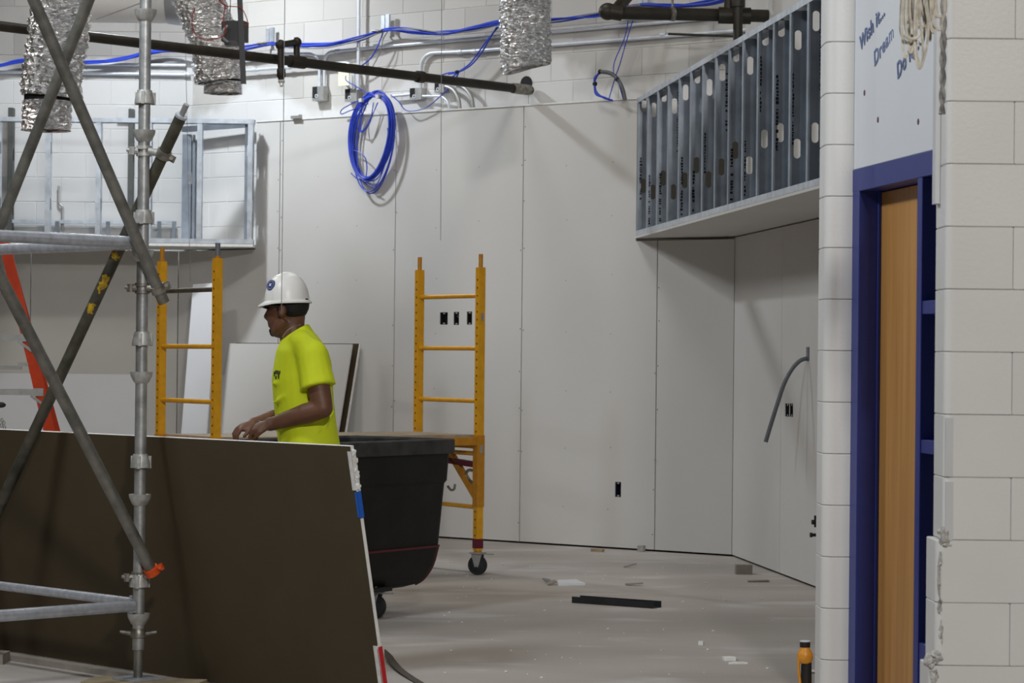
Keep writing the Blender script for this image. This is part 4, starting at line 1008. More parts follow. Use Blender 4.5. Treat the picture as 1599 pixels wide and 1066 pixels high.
mb = MB(); mb.tube([P(1050, -20, 17.1), P(1050, 32, 17.1)], 0.008, 8); mb.lathe([(0.047, -0.012), (0.047, 0.012)], P(1050, 22, 17.1), (e1 - e0), 14); mb.build('pipe_hanger', 'clamp', tp_)
# cables
def strand(pts, r, m, parent, name='cable', k=6): mb = MB(); mb.tube(smooth(pts, k), r, 6); return mb.build(name, m, parent)
path = [(380, 75), (422, 68), (460, 72), (510, 71), (560, 61), (602, 47), (645, 49), (690, 51), (740, 45), (790, 35), (860, 31), (930, 24), (968, 14), (1005, 8), (1050, 9), (1110, 3), (1150, -8)]
cb = thing('cable_bundle', 'bundle of blue data cables sagging along the top of the block wall', 'cables', rb(700, 48, 0.12))
for k in range(7):
    rnd = random.Random(k); strand([rb(x, y + rnd.uniform(-4, 4) * (0.5 if i in (1, 5, 13) else 1), 0.10 + 0.008 * k) for i, (x, y) in enumerate(path)], 0.0085 if k < 4 else 0.006, 'blue' if k < 5 else ('wire' if k == 5 else 'blue'), cb)
cl_ = thing('cable_bundle', 'bundle of blue data cables behind scaffold on the upper left wall', 'cables', lbk(150, 90, 0.12))
for k in range(5):
    rnd = random.Random(k + 30); strand([lbk(x, y + rnd.uniform(-2.5, 2.5), 0.10 + 0.01 * k) for x, y in ((-30, 107), (0, 103), (40, 95), (130, 97), (190, 92), (225, 84), (262, 78), (300, 82), (330, 80), (385, 74))], 0.009, 'blue', cl_)
def hook(px, py, label):
    c = rb(px, py, 0.06); t = thing('cable_hanger', label, 'cable hanger', c); mb = MB()
    mb.box(c + UZ * 0.04, (0.035, 0.008, 0.12), (E, NB, UZ)); mb.box(c + E * 0.05 + UZ * 0.05, (0.035, 0.02, 0.11), (E, NB, UZ)); mb.build('bracket', 'galv', t, smooth=False)
    mb = MB(); mb.tube([c - E * 0.02 - UZ * 0.02, c - E * 0.02 + NB * 0.10 - UZ * 0.03, c + E * 0.06 + NB * 0.10 - UZ * 0.03, c + E * 0.06 - UZ * 0.02], 0.009, 6); mb.build('cradle', 'clamp', t)
hook(418, 64, 'bright steel cable hanger on the block wall above the sprinkler drop')
hook(598, 44, 'bright steel cable hanger above the blue coil on the block wall')
hook(1000, 5, 'bright steel cable hanger beside the thick black pipe')
# coil
cc = hit(579, 214, W0 + NB * 0.048, NB)
coil = thing('cable_coil', 'large coil of blue data cable hanging over the drywall top edge', 'cable coil', cc)
rnd = random.Random(11)
pts = []
for loop_ in range(17):
    a_ = 0.222 + rnd.uniform(-0.028, 0.022); b_ = 0.343 + rnd.uniform(-0.03, 0.012); dx = rnd.uniform(-0.010, 0.012); dzz = rnd.uniform(-0.012, 0.012); dn_ = rnd.uniform(-0.018, 0.022)
    if loop_ in (3, 9): b_ += 0.03; dzz -= 0.06; dx += 0.04
    for k in range(28):
        an = 2 * PI * k / 28
        xx = a_ * math.sin(an) * (1 + 0.10 * math.cos(an)); zz = b_ * math.cos(an)
        pinch = math.exp(-((an - 0.15) ** 2) / 0.3) + math.exp(-((an - 2 * PI - 0.15) ** 2) / 0.3)
        tilt = 0.20
        x2 = xx + zz * 0.10 + dx * (1 - 0.6 * pinch); z2 = zz + dzz * (1 - 0.6 * pinch)
        pts.append(cc + E * x2 + UZ * z2 + NB * (dn_ * (1 - 0.6 * pinch) + 0.015 * math.sin(an)))
mb = MB(); mb.tube(smooth(pts, 2), 0.0052, 6); mb.build('coiled_cable', 'blue', coil)
def hp(px, py, off): return hit(px, py, W0 + NB * off, NB)
for lp in ([(588, 148), (560, 157), (535, 170), (533, 178), (546, 173), (575, 162)], [(590, 160), (582, 178), (570, 200), (561, 205), (558, 190), (568, 165)], [(566, 168), (563, 195), (566, 206), (578, 190), (583, 160)],
           [(540, 118), (541, 126), (556, 135), (572, 145), (580, 148)], [(610, 148), (622, 158), (636, 173), (665, 168), (690, 148), (700, 138)],
           [(545, 236), (558, 236), (570, 246), (573, 262), (572, 285), (585, 292)], [(605, 200), (608, 230), (596, 268), (583, 282), (560, 280), (548, 270)], [(608, 172), (610, 215), (600, 260), (588, 288), (578, 290)]):
    strand([hp(x, y, 0.045 + 0.008 * (i % 3)) for i, (x, y) in enumerate(lp)], 0.0042, 'blue', coil, 'loose_strand', 5)
for px, py in ((567, 157), (593, 151)):
    c = hp(px, py, 0.05); mb = MB(); mb.box(c, (0.03, 0.075, 0.028), (E, NB, UZ)); mb.build('tape_tie', 'tapew', coil, smooth=False)
# loose runs down from the bundle
ru = thing('cable_drop', 'pair of thin blue cables falling from the bundle to small box', 'cables', rb(735, 90, 0.1))
for lp in ([(778, 42), (757, 68), (735, 98), (716, 112)], [(776, 42), (765, 60), (752, 82), (735, 102), (715, 113), (700, 116)], [(716, 112), (700, 114), (690, 118), (705, 120), (716, 113), (710, 124), (702, 128)]):
    strand([rb(x, y, 0.11) for x, y in lp], 0.006, 'blue', ru)
mb = MB(); mb.ell(rb(714, 112, 0.11), (0.02, 0.02, 0.012)); mb.build('tie_wrap', 'rubber', ru)
ru = thing('cable_drop', 'single blue cable curving from hanger down behind the black pipe', 'cables', rb(585, 85, 0.1))
strand([rb(x, y, 0.10) for x, y in ((599, 48), (594, 62), (588, 76), (578, 92), (564, 103), (552, 110))], 0.006, 'blue', ru)
strand([rb(x, y, 0.10) for x, y in ((606, 48), (598, 62), (594, 80), (580, 108), (572, 126), (573, 138))], 0.004, 'wire', ru)
lpo = thing('cable_loop', 'small taped loop of blue cable beside the right soffit', 'cable coil', hp(952, 132, 0.06))
for k in range(4):
    rnd = random.Random(k); strand([hp(x + rnd.uniform(-1.5, 1.5), y + rnd.uniform(-1.5, 1.5), 0.07 + 0.006 * k) for x, y in ((937, 112), (930, 122), (928, 134), (932, 146), (944, 153), (955, 157))], 0.007, 'blue', lpo)
    strand([hp(x + rnd.uniform(-1.5, 1.5), y, 0.07 + 0.006 * k) for x, y in ((963, 123), (970, 136), (974, 155))], 0.007, 'blued', lpo)
mb = MB(); mb.tube(smooth([hp(x, y, 0.08) for x, y in ((938, 112), (952, 114), (963, 122), (972, 138), (976, 156))], 4), 0.015, 8); mb.build('sleeve', 'flex', lpo)
for px, py in ((937, 112), (929, 131), (964, 124)):
    mb = MB(); mb.ell(hp(px, py, 0.08), (0.018, 0.018, 0.018)); mb.build('tape_tie', 'rubber', lpo)
for lp in ([(981, 32), (975, 60), (960, 95), (958, 115)], [(988, 32), (978, 65), (968, 100), (961, 120), (951, 154)]):
    strand([rb(x, y, 0.12) for x, y in lp], 0.0042, 'blue', lpo, 'thin_lead')
# hanger wires
for (px0, px1, py1, D, lab) in ((445, 439.5, 490, 10.7, 'thin wire hanging from above in front of the white hard hat'), (690, 688, 375, 14.5, 'thin wire hanging over the bare drywall between coil and panel joint'), (287.5, 297, 440, 18.0, 'thin wire hanging beside scaffold post through the left soffit frame')):
    mb = MB(); mb.tube([P(px0, -40, D), P(px1, py1, D)], 0.0016 if D < 12 else 0.0020, 6); o = mb.build('hanger_wire', 'wire'); tag(o, lab, 'wire')

# ------------------------------------------------------------------ ducts
def foil_duct(ctr, rad, label, seed, cut=None, tail=None, n=56, open_end=True):
    """flexible duct along smoothed centre points (top to bottom), crumpled in rings"""
    from mathutils import noise
    t = thing('flexible_duct', label, 'duct', ctr[0])
    pts = smooth(ctr, 14); k = len(pts); rings = []
    for i, p in enumerate(pts):
        tg = (pts[min(i + 1, k - 1)] - pts[max(i - 1, 0)]).normalized(); a = tg.cross(V((0, 1, 0))).normalized(); b = tg.cross(a)
        if cut and i > k - 4: a = (a + tg * cut * (1 if i == k - 1 else 0.5)).normalized() * 1.0
        r = rad * (1 + 0.035 * math.sin(i * 1.9)); ring = []
        for j in range(n):
            an = 2 * PI * j / n; d = a * math.cos(an) + b * math.sin(an)
            q = 1 + 0.08 * noise.noise(V((math.cos(an) * 2.2, math.sin(an) * 2.2, i * 0.20 + seed * 9))) + 0.07 * noise.noise(V((math.cos(an) * 6, math.sin(an) * 6, i * 0.6 + seed * 5))) + random.uniform(-0.012, 0.012)
            ring.append(p + d * (r * q))
        rings.append(ring)
    inner = [[p0 + (c_ - p0) * 0.10 for p0 in rg] for rg, c_ in zip(rings[-5:][::-1], pts[-5:][::-1])]
    mb = MB(); mb.loft(rings + inner); mb.build('foil_jacket', 'foil', t, ang=180)
    if tail:
        c0, c1, r2 = tail; pts2 = smooth([c0, (c0 + c1) / 2, c1], 6); rings = []
        for i, p in enumerate(pts2):
            rings.append([p + V((math.cos(2 * PI * j / n) * r2 * (1 + 0.05 * noise.noise(V((math.cos(2 * PI * j / n) * 4, i * 0.9, seed)))) * (1 + 0.03 * math.sin(i * 2.2)), math.sin(2 * PI * j / n) * r2, 0)) for j in range(n)])
        mb = MB(); mb.loft(rings, False); mb.build('foil_tail', 'foil', t, ang=180)
        mb = MB(); mb.lathe([(r2 * 0.94, -0.02), (r2 * 0.94, 0.075)], c0, n=24, caps=False); mb.build('collar', 'rubber', t)  # black ring standing in for the shaded opening above the tail
    return t
D_ = 14.6
foil_duct([P(98, -150, D_), P(97, -40, D_), P(92, 40, D_), P(84, 100, D_), P(79, 152, D_)], 0.170, 'foil duct hanging behind the crossing scaffold braces with loose lower sleeve', 1, tail=(P(74, 158, D_), P(72, 204, D_), 0.140))
D_ = 18.2
foil_duct([P(280, -120, D_), P(296, -40, D_), P(318, 20, D_), P(336, 65, D_), P(343, 128, D_)], 0.175, 'bent foil duct hanging beside the hung actuator box', 2, tail=(P(348, 128, D_), P(348, 146, D_), 0.136))
D_ = 16.6
foil_duct([P(818, -120, D_), P(819, -40, D_), P(820, 20, D_), P(821, 70, D_), P(822, 106, D_)], 0.163, 'foil duct hanging above the end of the black sprinkler pipe', 3, cut=-0.28)
wd = thing('round_duct', 'white round duct high behind the scaffold post', 'duct', P(200, -20, 19.4))
mb = MB(); mb.tube([P(60, -16, 19.4), P(262, -14, 19.4)], 0.245, 28); mb.build('duct_body', 'duct', wd)
mb = MB(); mb.tube([P(262, -12, 19.4), P(284, -12, 19.4)], [0.24, 0.255], 28); mb.build('duct_collar', 'ductgrey', wd)
mb = MB(); mb.tube([P(150, 30, 18), P(222, 4, 18)], 0.004, 6); o = mb.build('hanger_wire', 'wire'); tag(o, 'thin dark wire slanting across the white round duct', 'wire')
DA = 16.2
ab = thing('hung_actuator', 'dark grey actuator box on a hanging steel strut with red wires', 'actuator', P(375, 50, DA))
c = P(367, 50, DA); mb = MB(); mb.box(c, (0.145, 0.10, 0.13), (V((0.97, -0.25, 0)), V((0.25, 0.97, 0)), UZ)); mb.box(c + V((-0.01, -0.02, -0.075)), (0.10, 0.07, 0.03)); mb.build('box_body', 'act', ab, smooth=False)
mb = MB(); a0, a1 = P(372.5, -40, DA - 0.1), P(380, 131, DA - 0.1); mb.bar(a0, a1, 0.028, 0.006, V((0, 1, 0))); mb.bar(a0 + V((0.014, 0.01, 0)), a1 + V((0.014, 0.01, 0)), 0.004, 0.028, V((0, 1, 0))); mb.bar(a0 + V((-0.014, 0.01, 0)), a1 + V((-0.014, 0.01, 0)), 0.004, 0.028, V((0, 1, 0))); mb.build('strut', 'act', ab, smooth=False)
for lp in ([(335, -10), (350, 8), (375, 12), (385, 28), (386, 38), (380, 40)], [(352, 8), (349, 30), (352, 50), (340, 60), (318, 62), (303, 50), (300, 30), (304, 12)], [(352, 8), (345, 3), (338, -8)]):
    strand([P(x, y, DA - 0.12) for x, y in lp], 0.0032, 'red', ab, 'red_wire')
mb = MB(); mb.tube(smooth([P(356, 40, DA - 0.1), P(349, 48, DA - 0.1), P(348, 58, DA - 0.1), P(356, 66, DA - 0.1)], 4), 0.009, 8); mb.build('cable_gland', 'wire', ab)
for a, b in ((361, 360), ):
    mb = MB(); mb.tube([P(361, -40, DA), P(359, 32, DA)], 0.003, 6); mb.build('hang_rod', 'wire', ab)

# right wall fittings
hw = hit(1262, 560, RC, NR)
fc = thing('flexible_conduit', 'dark grey flexible conduit curving out of the right wall', 'conduit', hw)
mb = MB(); mb.tube(smooth([hw - NR * 0.03, P(1258, 560, hw.y), P(1248, 564, hw.y), P(1236, 577, hw.y), P(1224, 600, hw.y), P(1213, 633, hw.y), P(1203, 665, hw.y), P(1195.5, 690, hw.y)], 6), 0.0135, 10); mb.build('hose', 'flex', fc)
mb = MB(); mb.box(hw + UZ * 0.03, (0.06, 0.012, 0.085), (G, NR, UZ)); mb.build('wall_slot', 'flex', fc, smooth=False)
for py, ln, lab in ((815, 0.045, 'upper black pipe stub low on the right wall beside column'), (835, 0.055, 'lower black pipe stub low on the right wall beside column')):
    c = hit(1281, py, RC, NR); t = thing('pipe_stub', lab, 'pipe', c); mb = MB(); mb.tube([c - NR * 0.02, c + NR * ln], 0.010, 8); mb.build('pipe', 'rubber', t)
    mb = MB(); mb.tube([c + NR * (ln - 0.004), c + NR * (ln + 0.008)], 0.016, 6)
    if py == 815: mb.bar(c + NR * 0.03 - UZ * 0.03, c + NR * 0.03 + UZ * 0.04, 0.016, 0.02)
    mb.build('cap', 'rubber', t)

# ------------------------------------------------------------------ things on the floor
# steel channel
c0, c1 = fl(893, 941), fl(1020, 950); d = (c1 - c0).normalized(); s_ = V((-d.y, d.x, 0)); mb = MB(); L_ = (c1 - c0).length
mb.box((c0 + c1) / 2 + s_ * 0.045 + UZ * 0.002, (L_, 0.09, 0.003), (d, s_, UZ)); 
for q in (0, 0.09): mb.box((c0 + c1) / 2 + s_ * q + UZ * 0.018, (L_, 0.003, 0.036), (d, s_, UZ))
o = mb.build('steel_channel', 'channel', smooth=False); tag(o, 'dark steel channel offcut lying on the open floor', 'channel')
def scrap(px, py, size, rot, m, label, cat, name, poly=None, tilt=0.0):
    c = fl(px, py); ca, sa = math.cos(rot), math.sin(rot); a = V((ca, sa, math.sin(tilt))).normalized(); b = V((-sa, ca, 0)); u = a.cross(b)
    mb = MB(); z = size[2] / 2 + abs(math.sin(tilt)) * size[0] / 2
    poly = poly or [(-.5, -.5), (.5, -.5), (.5, .5), (-.5, .5)]
    mb.prism([(x * size[0], y * size[1]) for x, y in poly], c + UZ * z - u * size[2] / 2, a, b, u * size[2])
    o = mb.build(name, m, smooth=False); return tag(o, label, cat)
scrap(886, 911, (0.22, 0.26, 0.014), 0.35, 'white', 'white drywall scrap lying left behind the dark channel', 'scrap', 'drywall_scrap', [(-.5, -.5), (.3, -.5), (.5, .5), (-.1, .45)])
scrap(861, 913, (0.10, 0.05, 0.008), 0.9, 'greywood', 'torn brown paper bits beside the white drywall scrap', 'scrap', 'paper_scrap', [(-.5, -.2), (.2, -.5), (.5, .3), (-.1, .5)], 0.2)
scrap(855, 910, (0.07, 0.05, 0.008), 2.2, 'wire', 'small curled scrap left of the white drywall scrap', 'scrap', 'paper_scrap', [(-.5, -.2), (.2, -.5), (.5, .3), (-.1, .5)], 0.35)
scrap(990, 914, (0.12, 0.045, 0.010), -0.3, 'greywood', 'brown wood splinter lying behind the dark channel', 'scrap', 'wood_splinter', [(-.5, .3), (-.3, -.4), (.5, -.2), (.2, .4)], 0.1)
scrap(984, 886, (0.09, 0.03, 0.008), 0.4, 'greywood', 'tiny bent scrap on the dusty floor near back wall', 'scrap', 'wood_splinter', [(-.5, .3), (-.3, -.4), (.5, -.2), (.2, .4)], 0.25)
scrap(1184, 908, (0.15, 0.07, 0.008), 0.25, 'greywood', 'flat dark shim beside the wood block in right corner', 'scrap', 'wood_shim', [(-.5, -.3), (.4, -.5), (.5, .4), (-.4, .5)], 0.03)
scrap(1161, 896, (0.105, 0.07, 0.062), 0.05, 'greywood', 'square grey wood block standing near the right corner', 'wood block', 'wood_block')
scrap(1001, 861, (0.07, 0.05, 0.045), 0.3, 'mortar', 'small broken plaster lump against the back wall by joint', 'scrap', 'plaster_lump', [(-.5, -.3), (.1, -.5), (.5, .1), (0, .5)])
scrap(933, 861, (0.09, 0.04, 0.02), -0.5, 'lumber', 'little tan wood chip against the back wall', 'scrap', 'wood_chip')
scrap(1094, 1006, (0.035, 0.045, 0.016), 0.3, 'gyp', 'small white gypsum crumb on the open floor', 'scrap', 'gypsum_crumb', [(-.5, -.3), (.1, -.5), (.5, .1), (0, .5)])
scrap(1139, 1030, (0.06, 0.07, 0.014), 0.1, 'gyp', 'broken white gypsum piece on floor left of amber tool', 'scrap', 'gypsum_scrap', [(-.5, -.5), (.4, -.5), (.5, .2), (.1, .5), (-.5, .3)])
scrap(1152, 1036, (0.09, 0.03, 0.008), 0.05, 'gyp', 'thin white gypsum flake in front of the broken piece', 'scrap', 'gypsum_flake', [(-.5, -.5), (.5, -.2), (.3, .5), (-.2, .5)])
scrap(1266, 1050, (0.05, 0.10, 0.008), 0.05, 'gyp', 'white gypsum flake on the floor beside the amber tool', 'scrap', 'gypsum_flake', [(-.5, -.5), (.5, -.2), (.3, .5), (-.2, .5)])
mb = MB(); rnd = random.Random(9)
for k in range(90):
    px, py = rnd.uniform(690, 1270), rnd.uniform(862, 1060); c = fl(px, py)
    if (c - W0).dot(NB) < 0.05 or (c - RC).dot(NR) < 0.05: continue
    s2 = rnd.uniform(0.003, 0.008); mb.ell(c + UZ * s2 * 0.5, (s2, s2 * rnd.uniform(.6, 1.4), s2 * 0.6), n=6, m_=3)
o = mb.build('floor_grit', 'gyp'); tag(o, 'white gypsum grit scattered over the concrete floor', 'grit', kind='stuff')
# curved strap
mb = MB(); cps = smooth([fl(x, y) for x, y in ((601, 1021), (611, 1036), (624, 1049), (640, 1059), (660, 1070))], 6)
wds = [0.002, 0.006, 0.010, 0.014] + [0.018] * (len(cps) - 4); vs_ = []; fs = []
for i, p in enumerate(cps):
    t_ = (cps[min(i + 1, len(cps) - 1)] - cps[max(i - 1, 0)]).normalized(); s_ = V((-t_.y, t_.x, 0))
    z_ = 0.02 * (1 - i / len(cps)); vs_ += [p + s_ * wds[i] + UZ * (0.003 + z_), p - s_ * wds[i] + UZ * (0.003 + z_), p - s_ * wds[i] + UZ * (0.0 + z_), p + s_ * wds[i] + UZ * (0.0 + z_)]
for i in range(len(cps) - 1):
    for j in range(4): fs.append((i * 4 + j, i * 4 + (j + 1) % 4, i * 4 + 4 + (j + 1) % 4, i * 4 + 4 + j))
mb.add(vs_, fs + [(3, 2, 1, 0), tuple(len(vs_) - 4 + j for j in range(4))]); o = mb.build('plastic_strap', 'strap', smooth=False); tag(o, 'curved dark strap lying beside the leaning sheet corner', 'strap')
# amber and black tool
TY = 9.75; tb0 = P(1256.5, 1066, TY); tb0 = V((tb0.x, TY, 0))
tl = thing('power_tool', 'amber and black power tool standing beside block column', 'tool', tb0)
k_ = TY / 4000
zc = lambda py: P(1256, py, TY).z
mb = MB(); mb.lathe([(0.045, 0.0), (0.045, 0.03), (0.024, 0.05), (0.021, zc(1066)), (0.020, zc(1034))], tb0 + V((0.006, 0, 0)), n=16); mb.build('grip', 'toolb', tl)
mb = MB(); mb.lathe([(0.021, zc(1035)), (0.028, zc(1031)), (0.031, zc(1025)), (0.028, zc(1018)), (0.020, zc(1014)), (0.019, zc(1009))], tb0, n=18); mb.build('collar', 'toolo', tl)
mb = MB(); mb.lathe([(0.020, zc(1010)), (0.0205, zc(1002)), (0.018, zc(1001))], tb0, n=16); mb.build('chuck', 'toolb', tl)
mb = MB(); mb.lathe([(0.0205, zc(1001.5)), (0.0205, zc(1000)), (0.015, zc(999.5))], tb0, n=16); mb.build('rim', 'conduit', tl)
mb = MB(); mb.tube(smooth([tb0 + V((-0.024, -0.005, zc(1020))), tb0 + V((-0.024, -0.005, zc(1045))), tb0 + V((-0.018, -0.005, zc(1066))), tb0 + V((-0.024, 0, 0.10))], 4), 0.008, 8, flat=0.7); mb.build('lever', 'toolo', tl)

# ------------------------------------------------------------------ tangled cord at upper right
rc = thing('tangled_cord', 'tangle of off-white cord hanging before the painted sign board', 'cord', P(1445, 0, 8.0))
rnd = random.Random(21)
for k in range(17):
    x0 = rnd.uniform(1412, 1472); w_ = rnd.uniform(4, 16); bot = rnd.choice((45, 70, 95, 118)) * rnd.uniform(0.75, 1.0) * (1 if x0 < 1450 else 0.75); DD = 8.0 + rnd.uniform(-0.04, 0.05)
    pts = [P(x0 - w_ * 0.3 + rnd.uniform(-3, 3), -40, DD), P(x0 - w_ * 0.6, bot * 0.3, DD), P(x0 - w_ * 0.55 + rnd.uniform(-4, 4), bot * 0.75, DD), P(x0 + rnd.uniform(-3, 3), bot, DD - 0.01), P(x0 + w_ * 0.55, bot * 0.7, DD), P(x0 + w_ * 0.4 + rnd.uniform(-5, 5), bot * 0.25, DD), P(x0 + w_ * 0.2, -40, DD)]
    strand(pts, 0.0045, 'rope', rc, 'cord_loop')
strand([P(x, y, 7.95) for x, y in ((1411, 54), (1420, 60), (1432, 59), (1438, 50))], 0.005, 'rope', rc, 'cord_tie')
rg = thing('twisted_cord', 'grey twisted cord hanging along the end of the near block wall', 'cord', P(1472, 100, 8.15))
for ph in (0, PI):
    pts = [P(1474 - 3.0 * i / 40 + 2.6 * math.cos(ph + i * 0.55), -20 + 198 * i / 40, 8.15 + 0.006 * math.sin(ph + i * 0.55)) for i in range(41)]
    mb = MB(); mb.tube(pts, 0.0065, 6); mb.build('strand', 'ropeg', rg)

# ------------------------------------------------------------------ the man
MD = 11.1
man = thing('person', 'worker in a yellow shirt and white hard hat facing left behind the leaning sheet', 'person', V((P(478, 700, MD).x, MD, 0)))
HY = math.radians(-22)
def turn(mb_):
    R_ = Matrix.Rotation(HY, 3, 'Z'); c_ = P(450, 480, MD); c_ = V((c_.x, MD, 0))
    mb_.v = [tuple(R_ @ (V(v) - c_) + c_) for v in mb_.v]; return mb_
def mp(px, py, dy=0.0):
    p = P(px, py, MD); return V((p.x, MD + dy, p.z))
def blend(parts, voxel, name, m, parent, sm=4, fac=0.5):
    mb = MB()
    for p in parts: mb.add(p.v, p.f)
    me = mb.mesh(name, MT[m], smooth=True, ang=180)
    o = bpy.data.objects.new('temp', me); COL.objects.link(o)
    r = o.modifiers.new('r', 'REMESH'); r.mode = 'VOXEL'; r.voxel_size = voxel
    s_ = o.modifiers.new('s', 'SMOOTH'); s_.iterations = sm; s_.factor = fac
    dg = bpy.context.evaluated_depsgraph_get(); ev = o.evaluated_get(dg)
    me2 = bpy.data.meshes.new_from_object(ev); me2.name = name
    bpy.data.objects.remove(o); 
    if not me2.materials: me2.materials.append(MT[m])
    for p in me2.polygons: p.use_smooth = True
    return obj(name, me2, parent)
def tube(pts, r, n=14, k=5):
    pp = smooth(pts, k); rr = []
    for i in range(len(pp)):
        t = i / (len(pp) - 1) * (len(r) - 1); a = int(min(t, len(r) - 2)); rr.append(r[a] + (r[a + 1] - r[a]) * (t - a))
    mb = MB(); mb.tube(pp, rr, n); return mb
def cap(p, r): mb = MB(); mb.ell(p, (r, r, r)); return mb
def tor(rows, n=20):
    rings = []
    for row in rows:
        px, py, hw, dep, dy = row[:5]; tl_ = row[5] if len(row) > 5 else 0
        c = mp(px, py, dy); rings.append([c + V((math.cos(2 * PI * j / n) * hw, math.sin(2 * PI * j / n) * dep, tl_ * math.cos(2 * PI * j / n))) for j in range(n)])
    mb = MB(); mb.loft(rings); return mb
HX = V((-1, 0, 0))
# landmarks
sh_n, el_n, wr_n = mp(492, 556, -0.165), mp(510, 636, -0.215), mp(434, 659, -0.16)
sh_f, el_f, wr_f = mp(455, 549, 0.17), mp(476, 636, 0.20), mp(402, 660, 0.06)
pa = []
head_c = mp(449, 470)
sk = MB(); sk.ell(mp(449, 468), (0.094, 0.074, 0.112)); pa.append(sk)
fa = MB(); fa.ell(mp(437, 488), (0.064, 0.058, 0.082)); pa.append(fa)
pa.append(tube([mp(455, 500, -0.052), mp(441, 512, -0.045), mp(431, 518, 0), mp(441, 512, 0.045), mp(455, 500, 0.052)], [0.020, 0.022, 0.026, 0.022, 0.020]))      # jaw
pa.append(tube([mp(419, 478), mp(415.5, 488), mp(412.5, 494), mp(417, 498)], [0.012, 0.013, 0.015, 0.009], 10))                                             # nose
pa.append(tube([mp(424, 472, -0.045), mp(417, 471, -0.02), mp(416, 471, 0.02), mp(424, 472, 0.045)], [0.012, 0.013, 0.013, 0.012], 8))              # brow
pa.append(tube([mp(421, 504, -0.018), mp(417.5, 503.5, 0), mp(421, 504, 0.018)], [0.008, 0.010, 0.008], 8))
pa.append(tube([mp(422, 509, -0.016), mp(418.5, 508.5, 0), mp(422, 509, 0.016)], [0.008, 0.010, 0.008], 8))
pa.append(cap(mp(425, 518), 0.017))
ear = MB(); ear.ell(mp(453, 486, -0.076), (0.018, 0.012, 0.031)); pa.append(ear)
ear = MB(); ear.ell(mp(453, 486, 0.076), (0.018, 0.012, 0.031)); pa.append(ear)
for q_ in pa: turn(q_)
pa.append(tube([mp(457, 490), mp(456, 508), mp(459, 530), mp(465, 560)], [0.056, 0.055, 0.062, 0.075]))
pa.append(tor([(482, 712, 0.12, 0.155, 0), (480, 690, 0.118, 0.155, 0), (474, 630, 0.115, 0.155, 0), (471, 570, 0.112, 0.165, 0), (467, 541, 0.080, 0.120, 0), (461, 525, 0.05, 0.06, 0)]))
for s_, e_, w_ in ((sh_n, el_n, wr_n), (sh_f, el_f, wr_f)):
    pa.append(tube([s_, s_ * 0.5 + e_ * 0.5, e_], [0.056, 0.052, 0.043])); pa.append(cap(e_, 0.043)); pa.append(cap(s_, 0.056))
    pa.append(tube([e_, e_ * 0.65 + w_ * 0.35 , w_], [0.043, 0.046, 0.029])); pa.append(cap(w_, 0.029))
def hand(w_, px, py, dy, curl, spread_dir):
    """palm from the wrist w_ towards (px,py,dy) with four curled fingers and a thumb"""
    k = mp(px, py, dy); d = (k - w_).normalized(); sd = spread_dir.normalized(); sd = (sd - d * sd.dot(d)).normalized(); dn_ = d.cross(sd); dn_ = dn_ if dn_.z < 0 else -dn_
    out = []
    L = 0.088
    pm = MB(); pm.ell(w_ + d * 0.050, (0.054, 0.040, 0.022), (d, sd, dn_)); out.append(pm)
    out.append(tube([w_ - d * 0.01, w_ + d * 0.03], [0.030, 0.030]))
    for i, (o_, ln) in enumerate(((-0.030, 0.070), (-0.010, 0.080), (0.010, 0.076), (0.029, 0.060))):
        b0 = w_ + d * 0.070 + sd * o_; k1 = w_ + d * 0.092 + sd * (o_ * 1.08)
        m1 = k1 + (d * math.cos(curl) + dn_ * math.sin(curl)) * (ln * 0.5)
        m2 = m1 + (d * math.cos(curl * 2.1) + dn_ * math.sin(curl * 2.1)) * (ln * 0.33)
        m3 = m2 + (d * math.cos(curl * 2.9) + dn_ * math.sin(curl * 2.9)) * (ln * 0.28)
        f_ = MB(); f_.tube([b0, k1, m1, m2, m3], [0.0105, 0.0105, 0.0095, 0.0088, 0.0075], 10); out.append(f_); out.append(cap(m3, 0.0078))
    t0 = w_ + d * 0.030 - sd * 0.030; t1_ = t0 + d * 0.030 - sd * 0.022 + dn_ * 0.012; t2 = t1_ + d * 0.030 - sd * 0.002 + dn_ * 0.018; 
    f_ = MB(); f_.tube([w_ + d * 0.02 - sd * 0.012, t0, t1_, t2], [0.014, 0.0145, 0.012, 0.009], 10); out.append(f_); out.append(cap(t2, 0.0092))
    return out
pa += hand(wr_n, 398, 668, -0.15, 0.85, V((0.25, 1, 0.3)))
pa += hand(wr_f, 370, 670, 0.03, 0.75, V((0.3, 1, 0.25)))
# legs inside the trousers keep the body one piece
for s_ in (-0.09, 0.09):
    pa.append(tube([mp(481, 705, s_), mp(478, 850, s_), V((mp(480, 850).x, MD + s_, 0.10))], [0.09, 0.058, 0.042]))
body = blend(pa, 0.0062, 'body', 'skin', man, 5, 0.5)
